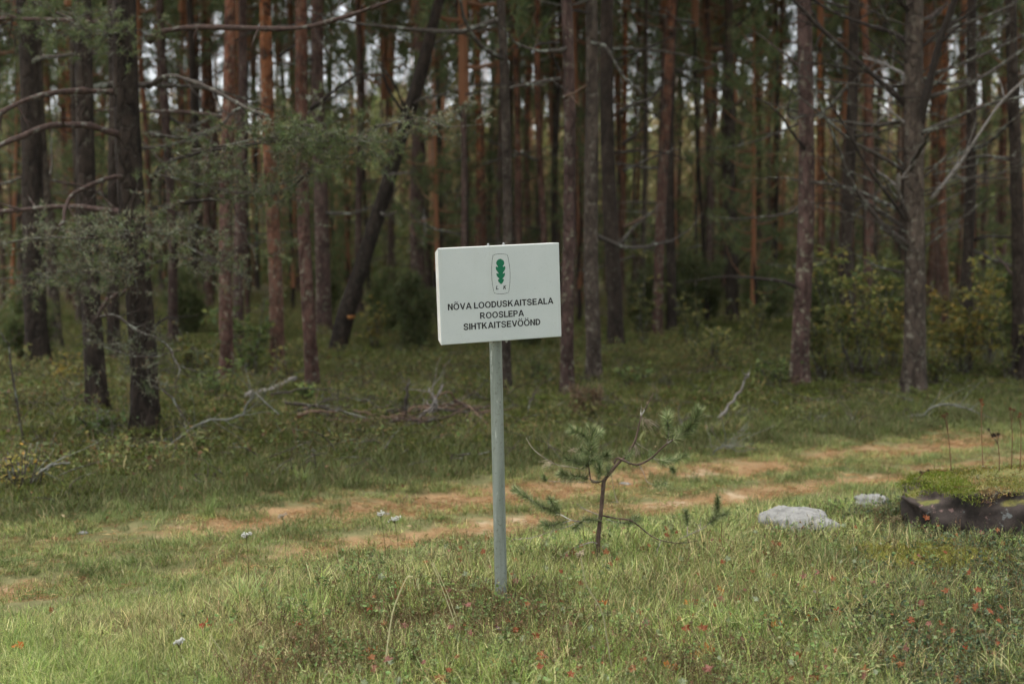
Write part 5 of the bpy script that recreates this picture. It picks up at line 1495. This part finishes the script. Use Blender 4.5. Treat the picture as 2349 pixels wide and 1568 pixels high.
def litter(n=46, rad=0.10, pal=((0.35, 0.205, 0.10, 3), (0.25, 0.145, 0.075, 2), (0.50, 0.37, 0.22, 1))):
    mb = MB(); r = rad * np.sqrt(RNG.random(n)); a = RNG.random(n) * TAU
    b = np.stack([r * np.cos(a), r * np.sin(a), RNG.uniform(0.001, 0.008, n)], 1); d = RNG.random(n) * TAU
    shards(mb, b, unit(np.stack([np.cos(d), np.sin(d), RNG.normal(0, 0.12, n)], 1)), RNG.uniform(0.03, 0.065, n), np.full(n, 0.003), pick(pal, n))
    return mb.mesh('litter', M['leaf'], False)
T_LIT = [litter() for _ in range(4)]
def twigs():
    mb = MB()
    for _ in range(5):
        p = np.array([RNG.normal(0, 0.1), RNG.normal(0, 0.1), RNG.uniform(0.0, 0.05)]); a = RNG.random() * TAU; L = RNG.uniform(0.12, 0.5)
        q = p + np.array([math.cos(a) * L, math.sin(a) * L, RNG.uniform(-0.03, 0.16)])
        mb.tube(smooth_path([p, (p + q) / 2 + RNG.normal(0, 0.03, 3), q], 6), np.linspace(0.005, 0.002, 6), 4)
    return mb.mesh('twigs', M['deadwood'])
T_TWIG = [twigs() for _ in range(6)]

def dens(x, y, s, seed): return 0.5 + 0.5 * n2(x, y, s, seed)
def keep(mask_p, *arr):
    k = RNG.random(len(mask_p)) < mask_p
    return [a[k] for a in arr]
def right_dark(x, y): return sstep(1780, 2250, CX + F_PX * x / y + 160 * n2(x, y, 1.5, 91))      # darker grass and lingonberry take over towards the right edge
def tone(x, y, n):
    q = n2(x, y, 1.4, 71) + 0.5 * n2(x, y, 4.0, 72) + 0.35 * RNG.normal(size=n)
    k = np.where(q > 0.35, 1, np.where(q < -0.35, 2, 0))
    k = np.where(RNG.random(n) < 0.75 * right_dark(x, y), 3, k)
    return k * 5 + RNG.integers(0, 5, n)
# near verge: long fine grass, thinner where rusty bilberry and herbs take over
x, y = wedge(3600, 4.1, 9.2)
s = track_s(x, y)
inb = ((x - BC[0]) / 0.80) ** 2 + ((y - BC[1]) / 0.60) ** 2 > 1
rusty = sstep(0.50, 0.68, dens(x, y, 1.1, 61)) * sstep(-2.2, -0.6, x + 0.25 * y - 0.6)
left_short = sstep(-0.4, -1.4, x + 0.2 * (y - 5)) * 0.6
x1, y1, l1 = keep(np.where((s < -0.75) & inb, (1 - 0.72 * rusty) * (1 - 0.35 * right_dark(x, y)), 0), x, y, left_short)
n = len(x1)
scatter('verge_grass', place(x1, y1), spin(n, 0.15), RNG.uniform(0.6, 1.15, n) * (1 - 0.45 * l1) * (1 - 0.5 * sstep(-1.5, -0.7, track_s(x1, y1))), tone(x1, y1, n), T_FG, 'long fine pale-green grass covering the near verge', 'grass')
x, y = wedge(12000, 4.1, 9.2)
s = track_s(x, y)
inb = ((x - BC[0]) / 0.66) ** 2 + ((y - BC[1]) / 0.47) ** 2 > 1
rusty = sstep(0.50, 0.68, dens(x, y, 1.1, 61)) * sstep(-2.2, -0.6, x + 0.25 * y - 0.6)
x2, y2 = keep(np.where((s < -0.5) & inb & (x > -1.3), 0.04 + 0.62 * rusty, 0), x, y)
n = len(x2)
scatter('rusty_undergrowth', place(x2, y2), spin(n), RNG.uniform(0.6, 1.2, n), RNG.integers(0, len(T_RUST), n), T_RUST, 'rust-brown low bilberry stems among the verge grass', 'undergrowth')
x, y = wedge(2600, 4.2, 8.6)
s = track_s(x, y); inb = ((x - BC[0]) / 0.72) ** 2 + ((y - BC[1]) / 0.52) ** 2 > 1
x, y = keep(np.where((s < -0.6) & inb, (0.3 + 0.7 * dens(x, y, 1.6, 64)) * sstep(-1.6, -0.5, x), 0), x, y); n = len(x)
scatter('verge_herbs', place(x, y, 0.03), spin(n), RNG.uniform(0.6, 1.2, n), RNG.integers(0, len(T_HERB), n), T_HERB, 'small green herb leaves mixed into the verge grass', 'herbs')
x, y = wedge(1900, 4.3, 8.4)
s = track_s(x, y); inb = ((x - BC[0]) / 0.72) ** 2 + ((y - BC[1]) / 0.52) ** 2 > 1
x, y = keep(np.where((s < -0.8) & inb & (x > -1.0), 0.6, 0.0), x, y); n = len(x)
scatter('dry_straw', place(x, y), spin(n), RNG.uniform(0.6, 1.1, n), RNG.integers(0, len(T_STRAW), n), T_STRAW, 'dry straw-coloured grass blades standing in the verge', 'dry grass')
# lingonberry and moss on the slope under the boulder, bottom right
T_LING = [herb(90, 0.12, 0.09, 0.016, [(0.055, 0.085, 0.045, 4), (0.09, 0.125, 0.07, 3), (0.14, 0.17, 0.10, 1), (0.12, 0.06, 0.035, 1)], 0.65) for _ in range(4)]
x, y = wedge(5200, 4.2, 9.0)
s = track_s(x, y); inb = ((x - BC[0]) / 0.70) ** 2 + ((y - BC[1]) / 0.50) ** 2 > 1
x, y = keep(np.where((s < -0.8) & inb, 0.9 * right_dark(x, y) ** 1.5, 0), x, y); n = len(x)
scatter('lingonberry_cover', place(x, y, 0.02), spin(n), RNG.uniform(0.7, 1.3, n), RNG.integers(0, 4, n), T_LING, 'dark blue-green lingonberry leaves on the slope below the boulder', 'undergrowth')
g0 = G(2135, 1305); n = 260
x = g0[0] + RNG.normal(0, 0.15, n); y = g0[1] + RNG.normal(0, 0.10, n)
def ymoss():
    mb = MB(); m = 200; rr = 0.08 * np.sqrt(RNG.random(m)); a = RNG.random(m) * TAU
    shards(mb, np.stack([rr * np.cos(a), rr * np.sin(a), 0.03 + 0.035 * (1 - (rr / 0.08) ** 2)], 1), unit(RNG.normal(size=(m, 3)) + [0, 0, 1]), RNG.uniform(0.012, 0.03, m), np.full(m, 0.006), pick([(0.26, 0.26, 0.06, 3), (0.36, 0.33, 0.10, 2), (0.18, 0.19, 0.05, 2)], m))
    return mb.mesh('yellow_moss', M['leaf'], False)
scatter('moss_mat', place(x, y), spin(n), RNG.uniform(0.8, 1.3, n), RNG.integers(0, 2, n), [ymoss(), ymoss()], 'yellow-green moss mat on the slope below the boulder', 'moss')
# track and the grassy strips beside it
x, y = wedge(12000, 5.5, 17, 0.40, 0.8)
s = track_s(x, y)
rut = np.maximum(np.exp(-(s / 0.26) ** 2), np.exp(-((s - 1.0) / 0.44) ** 2))
along = (x - TA[0]) * TD[0] + (y - TA[1]) * TD[1]
bare = np.clip(rut * np.maximum(0.24 + 0.76 * sstep(-0.4, 2.4, along), 0.95 * np.exp(-((along + 0.5) / 0.6) ** 2) * (s < 0.5)) * (1.0 + 0.45 * n2(x, y, 1.3, 66) + 0.45 * n2(x, y, 3.1, 67)), 0, 1)
pr = np.where((s > -1.3) & (s < 3.6), np.clip(1.0 - 1.15 * bare, 0.12, 1), 0)
x3, y3, s3 = keep(pr, x, y, s); n = len(x3)
tall = sstep(1.35, 2.0, s3)
scatter('track_grass', place(x3, y3), spin(n, 0.1), RNG.uniform(0.6, 1.25, n), np.where(RNG.random(n) < tall, 6 + RNG.integers(0, 4, n), RNG.integers(0, 3, n) + 3 * (n2(x3, y3, 0.9, 74) + 0.4 * RNG.normal(size=n) > 0)), T_SH + T_MID, 'short green turf between and beside the wheel ruts', 'grass')
x4, y4 = keep(np.where((s > -0.8) & (s < 2.2), 0.25 + 0.75 * bare, 0), x, y); n = len(x4)
scatter('needle_litter', place(x4, y4, 0.006), spin(n, 0.03), RNG.uniform(0.7, 1.3, n), RNG.integers(0, len(T_LIT), n), T_LIT, 'loose orange pine needles strewn over the track', 'litter')
# forest edge and floor
x, y = wedge(4800, 9, 26, 0.40, 1.0)
s = track_s(x, y)
x5, y5 = keep(np.where(s > 2.2, np.clip((0.75 - 0.05 * (y - 10)) * dens(x, y, 0.7, 68) * 1.5, 0.05, 1), 0), x, y); n = len(x5)
scatter('edge_grass', place(x5, y5), spin(n, 0.2), RNG.uniform(0.6, 1.3, n), RNG.integers(0, len(T_EDGE), n), T_EDGE, 'dull olive grass tangled along the forest edge', 'grass')
x, y = wedge(7000, 10, 48, 0.40, 1.0)
s = track_s(x, y)
x6, y6 = keep(np.where(s > 2.8, np.clip(dens(x, y, 0.45, 69) * 1.3 - 0.15, 0, 1), 0), x, y); n = len(x6)
scatter('bilberry_cover', place(x6, y6), spin(n, 0.15), RNG.uniform(0.6, 1.0, n) + 0.9 * RNG.random(n) ** 3, RNG.integers(0, len(T_BIL), n), T_BIL, 'low bilberry leaves covering the forest floor', 'undergrowth')
x, y = wedge(6000, 9.5, 34, 0.40, 1.0)
s = track_s(x, y)
x7, y7 = keep(np.where(s > 2.2, 0.8, 0), x, y); n = len(x7)
scatter('moss_cover', place(x7, y7), spin(n, 0.1), RNG.uniform(0.7, 1.6, n), RNG.integers(0, 3, n), T_MOSS, 'green moss cushions on the forest floor', 'moss')
x, y = wedge(1500, 9, 24, 0.40, 1.0)
s = track_s(x, y)
x8, y8 = keep(np.where(s > 1.9, 0.45 + 0.5 * (x < -0.5), 0), x, y); n = len(x8)
scatter('twig_litter', place(x8, y8), spin(n, 0.2), RNG.uniform(0.6, 1.3, n), RNG.integers(0, 6, n), T_TWIG, 'thin grey dead twigs littering the forest edge', 'litter')

def dead_leaves():
    mb = MB(); n = 9
    b = np.stack([RNG.normal(0, 0.16, n), RNG.normal(0, 0.16, n), RNG.uniform(0.01, 0.07, n)], 1)
    L = RNG.uniform(0.02, 0.045, n)
    leaves(mb, b, unit(RNG.normal(size=(n, 3)) * [1, 1, 0.8]), L, L * 0.5, pick([(0.24, 0.13, 0.065, 3), (0.17, 0.095, 0.05, 3), (0.34, 0.25, 0.15, 2)], n))
    return mb.mesh('dead_leaves', M['leaf'], False)
T_DL = [dead_leaves() for _ in range(4)]
x, y = wedge(2600, 8, 22, 0.40, 1.0)
s = track_s(x, y)
x9, y9 = keep(np.where(s > -0.4, np.where(s > 1.8, 0.25 + 0.6 * dens(x, y, 0.6, 81) ** 2, 0.10), 0), x, y); n = len(x9)
scatter('leaf_litter', place(x9, y9), spin(n, 0.2), RNG.uniform(0.6, 1.2, n), RNG.integers(0, 4, n), T_DL, 'orange-brown dead leaves littering the forest edge', 'litter')

# ------------------------------------------------------------------ single plants that can be told apart
def ragged_leaf(mb, c, nrm, size, col, seed, lobes=5):
    r = np.random.default_rng(5000 + seed)
    nrm = unit(np.asarray(nrm, float)); a = unit(np.cross(nrm, [0.3, 0.9, 0.2])); b = np.cross(nrm, a)
    m = lobes * 4
    th = np.linspace(0, TAU, m, endpoint=False)
    rr = size * (0.80 + 0.20 * np.cos(lobes * th)) * r.uniform(0.72, 1.2, m)
    V = c + rr[:, None] * (np.cos(th)[:, None] * a + np.sin(th)[:, None] * b) + nrm * (rr ** 2)[:, None] / size * r.normal(0.1, 0.25, (m, 1))
    V = np.vstack([V, c]); j = np.arange(m)
    mb.add(V, np.stack([j, (j + 1) % m, np.full(m, m)], 1), np.clip(np.array(col) * r.uniform(0.75, 1.2, (m + 1, 1)), 0, 0.9))
RED, ORG, BRN, PNK = (0.42, 0.055, 0.025), (0.50, 0.17, 0.035), (0.30, 0.13, 0.05), (0.33, 0.15, 0.11)
LV = [(930, 1358, ORG, 'orange leaf cluster below the yarrow, left of the post', 3, .03), (900, 1380, RED, 'red leaf cluster just below-left of the orange cluster left of the post', 3, .028), (1013, 1365, ORG, 'orange leaf beside the pale stalks left of the post', 2, .022),
      (1555, 1272, ORG, 'bright orange leaf pair right of the sapling foot', 3, .028), (1633, 1275, PNK, 'pinkish leaf right of the bright orange pair', 2, .022), (1420, 1290, ORG, 'small orange leaf at the right foot of the sapling', 2, .02),
      (1430, 1240, PNK, 'pinkish leaf under the low right sapling branch', 2, .022), (1390, 1400, ORG, 'large orange leaf right of the post base', 3, .03), (1413, 1412, PNK, 'dull pink leaf touching the large orange leaf right of the post base', 2, .022),
      (1572, 1395, ORG, 'orange leaf low in the rusty grass right of centre', 3, .024), (1590, 1402, BRN, 'brown-orange leaf beside the orange one in the rusty grass', 2, .024), (1605, 1432, BRN, 'brown-orange leaf in dark grass right of centre', 3, .026),
      (1650, 1365, ORG, 'orange leaf at the middle right grass', 3, .022), (1865, 1430, ORG, 'broad orange leaf patch in the right foreground', 4, .03), (1910, 1422, RED, 'reddish leaf right of the broad orange patch', 3, .022),
      (1782, 1440, ORG, 'orange leaf left of the broad orange patch', 3, .026), (1835, 1362, ORG, 'small orange leaf beside the purple flower on the right', 2, .02), (2055, 1530, RED, 'bright red leaf cluster at the bottom right', 4, .03),
      (2210, 1507, RED, 'red leaf near the lower right corner', 3, .03), (2215, 1468, BRN, 'tan curled leaf above the red one near the lower right corner', 2, .024), (1612, 1502, ORG, 'orange-red leaf trio at the bottom, right of centre', 4, .03),
      (1545, 1540, ORG, 'orange leaf at the bottom edge right of centre', 3, .026), (1237, 1518, RED, 'dark red upright leaf at the bottom centre', 3, .034), (1155, 1560, BRN, 'orange-brown leaf cut by the bottom edge at centre', 3, .036),
      (1125, 1527, ORG, 'orange leaf at the bottom left of the red upright leaf', 3, .028), (1018, 1565, BRN, 'brown leaf at the bottom edge left of centre', 3, .03), (678, 1442, RED, 'small red leaf in pale grass left of centre', 2, .022),
      (612, 1435, PNK, 'pinkish leaf in pale grass further left', 2, .024), (52, 1487, ORG, 'single dry orange leaf on short grass at the lower left', 2, .03), (478, 1445, RED, 'red-brown cranesbill leaves at the left of the long grass', 4, .022),
      (1215, 1365, RED, 'tiny red leaf close to the post base', 2, .018), (850, 1495, ORG, 'small orange leaf among herbs at the bottom left of centre', 2, .02), (1770, 1330, BRN, 'brown leaves below the whitish stone', 3, .022),
      (1905, 1260, PNK, 'pinkish-red leaf on the slope below the whitish stone', 3, .022), (2030, 1300, RED, 'reddish leaf right of the brown ones below the stone', 3, .022), (2310, 1385, BRN, 'small tan leaf at the right edge of the verge', 2, .022),
      (115, 1418, BRN, 'faint brown leaf on the short left grass', 2, .024), (860, 1545, PNK, 'pink leaf near the bottom edge left of centre', 2, .02)]
for k, (u, v, c, lab, m, sz) in enumerate(LV):
    g0 = G(u, v); r = np.random.default_rng(5500 + k)
    mb = MB(); hh = 0.10 if k != 28 else 0.02
    q = g0 + np.array([0, 0.0, 0]); d = q[1] - 0.10
    c0 = P(u, v, d); c0[2] = max(c0[2], terrain(c0[0], c0[1]) + 0.03)
    base = np.array([c0[0] + 0.01, c0[1] + 0.02, float(terrain(c0[0], c0[1]))])
    for i in range(m):
        cc = c0 + r.normal(0, sz * 0.6, 3) * [1, 0.6, 0.7] + [0, -0.02, 0.02]
        ragged_leaf(mb, cc, [r.normal(0, 0.8), -0.8 + r.normal(0, 0.6), 0.9], 0.72 * sz * r.uniform(0.75, 1.35), c, k * 10 + i, 5)
        mb.tube(smooth_path([base, (base + cc) / 2 + [0, 0, 0.01], cc], 5), 0.0011, 3, (0.28, 0.10, 0.05))
    single('autumn_leaf', mb, M['leaf'], base, lab, 'leaf', smooth=False)

# small dull ones too many to name
mb = MB(); r = np.random.default_rng(77)
for k in range(420):
    y_ = r.uniform(4.5, 8.0); x_ = r.uniform(-0.7, 0.40 * y_ + 0.3)
    if track_s(x_, y_) > -0.7 or ((x_ - BC[0]) / 0.72) ** 2 + ((y_ - BC[1]) / 0.52) ** 2 < 1: continue
    c = [BRN, PNK, (0.30, 0.10, 0.04), (0.20, 0.22, 0.09), (0.30, 0.34, 0.2), (0.2, 0.24, 0.1)][int(r.integers(0, 6))]
    ragged_leaf(mb, np.array([x_, y_, float(terrain(x_, y_)) + r.uniform(0.05, 0.13)]), [r.normal(0, 0.5), -0.8, 1], r.uniform(0.010, 0.022), c, 9000 + k)
o = obj('small_autumn_leaves', mb.mesh('small_autumn_leaves', M['leaf'], False))
tag(o, 'many small dull autumn leaves of cranesbill scattered in the verge grass', 'leaves', kind='stuff')

def yarrow(u0, v0, u1, v1, label, w=9, col=(0.60, 0.60, 0.54), seed=0, name='yarrow'):
    r = np.random.default_rng(6000 + seed)
    g0 = G(u0, v0); d = g0[1]; k = d / F_PX
    t = root(name, g0, label, 'flower')
    top = P(u1, v1, d)
    mb = MB(); pa = smooth_path([g0 - [0, 0, 0.02], (g0 + top) / 2 + [0.008, 0, 0], top], 10); mb.tube(pa, np.linspace(0.0020, 0.0013, 10), 5, (0.14, 0.12, 0.05)); part('stem', mb, M['leaf'], t)
    hd = MB(); st = MB()
    for i in range(34):
        a = r.random() * TAU; q = w * k * math.sqrt(r.random())
        c = top + np.array([q * math.cos(a), q * math.sin(a), 0.008 + r.normal(0, 0.005) + 0.30 * q * math.cos(a)])
        ragged_leaf(hd, c, [r.normal(0, 0.3), -0.3, 1], 0.0055, col, i)
        hd.tube(np.stack([c - [0, 0, 0.005], c - [0, 0, 0.001]]), [0.003, 0.0035], 4, tuple(x * 0.8 for x in col))
        if i % 3 == 0: st.tube(smooth_path([top - [0, 0, 0.02], (top + c) / 2, c], 4), 0.0008, 3, (0.16, 0.14, 0.06))
    h = part('flower_head', hd, M['petal'], t, False); h['kind'] = 'stuff'
    part('stalks', st, M['leaf'], t)['kind'] = 'stuff'
yarrow(886, 1320, 873, 1180, 'left and taller of two white yarrow flowers before the track', seed=1)
yarrow(915, 1310, 905, 1192, 'right and lower of two white yarrow flowers before the track', 14, seed=2)
yarrow(655, 1290, 648, 1184, 'faded small yarrow left of the two white ones', 11, (0.42, 0.36, 0.27), 3)
yarrow(568, 1390, 565, 1228, 'white one-sided yarrow above the green grass clump', 12, seed=4)
yarrow(412, 1530, 410, 1474, 'low white yarrow blossom in the lower left grass', 14, seed=5)
yarrow(2045, 1310, 2052, 1192, 'dry brown yarrow in front of the boulder', 18, (0.16, 0.12, 0.06), 6, 'dry_yarrow')
yarrow(2018, 1260, 2014, 1168, 'small dry brown yarrow beside the little whitish stone', 11, (0.16, 0.13, 0.06), 7, 'dry_yarrow')
yarrow(1330, 1320, 1332, 1272, 'faded tan flower head left of the sapling foot', 9, (0.45, 0.38, 0.26), 8, 'faded_flower')
for k, (u, v, lab) in enumerate([(1141, 1440, 'purple knapweed bloom at the foot of the post'), (1868, 1357, 'purple knapweed bloom in the right grass'), (2017, 1475, 'purple knapweed bloom in the lower right grass'), (1640, 1278, 'pale pink bloom right of the bright orange leaves')]):
    g0 = G(u, v + 30); c = P(u, v, g0[1]); t = root('knapweed', g0, lab, 'flower'); r = np.random.default_rng(6100 + k)
    mb = MB(); mb.tube(smooth_path([g0 - [0, 0, 0.01], (g0 + c) / 2 + [0.01, 0, 0], c], 6), 0.0014, 4, (0.16, 0.2, 0.08)); part('stem', mb, M['leaf'], t)
    mb = MB(); n = 40; shards(mb, np.repeat(c[None], n, 0), unit(r.normal(size=(n, 3)) + [0, -0.4, 0.8]), r.uniform(0.010, 0.016, n), np.full(n, 0.004), pick([(0.36, 0.16, 0.55, 1), (0.5, 0.28, 0.62, 1)], n)); part('petals', mb, M['petal'], t, False)['kind'] = 'stuff'
def stalk(pts, label, r0=0.0022, col=(0.52, 0.48, 0.28), seed=0, name='grass_stalk', ear=True, dd=0.0):
    g0 = G(*pts[0]); d = g0[1]; n = len(pts)
    w = [P(u, v, d + dd * i) for i, (u, v) in enumerate(pts)]; w[0] = w[0] - np.array([0, 0, 0.03])
    pa = smooth_path(w, 16); t = root(name, g0, label, 'grass stalk')
    mb = MB(); mb.tube(pa, np.linspace(r0, r0 * 0.55, 16), 5, col); part('stem', mb, M['grass'], t)
    if ear:
        mb = MB(); needles(mb, pa[11:], 40, 0.010, 0.0022, 0.9, [(*col, 1)]); part('ear', mb, M['grass'], t, False)['kind'] = 'stuff'
stalk([(875, 1568), (893, 1450), (905, 1390), (932, 1326), (945, 1322)], 'long pale bent grass stalk left of the post', 0.0030, seed=1)
stalk([(1062, 1480), (1040, 1420), (1015, 1350), (990, 1290)], 'left of the paired pale stalks leaning left by the post', 0.0026, seed=2)
stalk([(1066, 1475), (1048, 1420), (1022, 1350), (993, 1288)], 'right of the paired pale stalks leaning left by the post', 0.0022, seed=3)
stalk([(1412, 1568), (1393, 1470), (1380, 1400), (1345, 1340), (1333, 1280)], 'long pale stalk curving up to the right of the post', 0.0032, seed=4)
stalk([(795, 1348), (780, 1300), (770, 1250)], 'thin tan stalk left of centre before the track', 0.0016, seed=5)
stalk([(555, 1568), (520, 1510), (482, 1455)], 'straw stalk slanting left at the lower left', 0.0022, seed=6)
stalk([(1300, 1475), (1288, 1445), (1273, 1425)], 'short straw stalk right of the post base', 0.0016, seed=7)
stalk([(755, 1320), (740, 1290), (727, 1262)], 'thin green-tan stalk near the near rut', 0.0016, (0.35, 0.36, 0.18), 8)
def clump(u, v, hp, n, label, pal, seed, wid=0.004, lean=0.35):
    g0 = G(u, v); k = g0[1] / F_PX
    mb = MB(); blades(mb, n, hp * k * 0.22, (hp * k * 0.5, hp * k * 1.15), wid, lean, 0.9, pal)
    V = mb.v; mb.v = [a + g0 for a in V]
    single('grass_clump', mb, M['grass'], g0, label, 'grass', kind=None, smooth=False)
GP = [(0.26, 0.34, 0.12, 3), (0.34, 0.40, 0.18, 2), (0.20, 0.27, 0.09, 2)]
clump(575, 1400, 110, 90, 'lush green grass clump left of centre in front of the near rut', GP, 1, 0.006)
clump(600, 1290, 70, 26, 'small grass clump with bent green blades behind the lush clump', GP, 2, 0.005)
clump(2255, 1230, 110, 22, 'arching green grass clump in front of the mossy boulder', GP, 3, 0.005, 0.5)
clump(690, 1110, 60, 60, 'grass clump on the far side of the track left of centre', GP, 4, 0.005)
clump(480, 1185, 60, 70, 'pale grass hummock across the track at the left', GP, 5, 0.005)
# dry seed-head plants on and beside the boulder
def seedhead(pts, d, label, heads, seed, col=(0.09, 0.05, 0.03)):
    r = np.random.default_rng(6300 + seed)
    w = [P(u, v, d) for u, v in pts]
    t = root('dry_plant', w[0], label, 'dry plant')
    pa = smooth_path(w, 12); mb = MB(); mb.tube(pa, np.linspace(0.0032, 0.0018, 12), 5, (0.17, 0.09, 0.05)); part('stem', mb, M['leaf'], t)
    for (u, v, s) in heads:
        c = P(u, v, d); hb = MB(); n = 46
        dd_ = unit(r.normal(size=(n, 3))); shards(hb, c + dd_ * s * 0.3 * r.random((n, 1)), dd_, r.uniform(0.4, 1.0, n) * s, np.full(n, s * 0.3), pick([(*col, 2), (col[0] * 1.8, col[1] * 1.7, col[2] * 1.5, 1)], n))
        hb.tube(smooth_path([pa[8], (pa[8] + c) / 2, c], 4), 0.0015, 3, col)
        part('seed_head', hb, M['leaf'], t, False)['kind'] = 'stuff'
bd = BC[1] - 0.1
seedhead([(2182, 1078), (2178, 1020), (2170, 960)], bd, 'leftmost dry seed-head stem behind the boulder edge', [(2165, 955, 0.022), (2172, 948, 0.015)], 1)
seedhead([(2292, 1080), (2292, 1040), (2285, 995)], bd, 'dark seed-head plant standing on the boulder', [(2280, 998, 0.024), (2290, 996, 0.02), (2268, 985, 0.014)], 2, (0.03, 0.022, 0.018))
seedhead([(2320, 1075), (2322, 1000), (2318, 940)], bd, 'tall rust-brown seed-head plant on the boulder near the right edge', [(2318, 938, 0.016), (2325, 940, 0.014)], 3, (0.14, 0.06, 0.03))
seedhead([(2340, 1080), (2342, 1010), (2341, 952)], bd, 'rust-brown dry plant at the extreme right on the boulder', [(2341, 950, 0.018), (2337, 956, 0.014)], 4, (0.12, 0.055, 0.03))
seedhead([(2255, 1082), (2252, 1000), (2250, 922)], bd + 0.4, 'reddish dry dock stem rising behind the boulder', [(2250, 918, 0.02), (2254, 928, 0.016)], 5, (0.18, 0.07, 0.03))
seedhead([(2105, 1100), (2118, 1084), (2130, 1078)], bd, 'small dark drooping seed head on the boulder left end', [(2112, 1082, 0.014), (2130, 1078, 0.012)], 6, (0.04, 0.03, 0.02))
# ------------------------------------------------------------------ faint haze volume, added to lift the dark background
def haze_box():
    t = NT('haze'); t.t.links.clear()
    pv = t.n('ShaderNodeVolumePrincipled', Density=0.0002, Anisotropy=0.2)
    pv.inputs['Color'].default_value = (0.84, 0.80, 0.64, 1)
    t.l(pv.outputs[0], t.out.inputs['Volume'])
    me = bpy.data.meshes.new('haze')
    a, b, c, d, e, f = -80, 80, -8, 120, -1.6, 24
    me.from_pydata([(a, c, e), (b, c, e), (b, d, e), (a, d, e), (a, c, f), (b, c, f), (b, d, f), (a, d, f)], [], [(3, 2, 1, 0), (4, 5, 6, 7), (0, 1, 5, 4), (1, 2, 6, 5), (2, 3, 7, 6), (3, 0, 4, 7)])
    me.materials.append(t.m)
    o = obj('haze', me); o['kind'] = 'stuff'
haze_box()
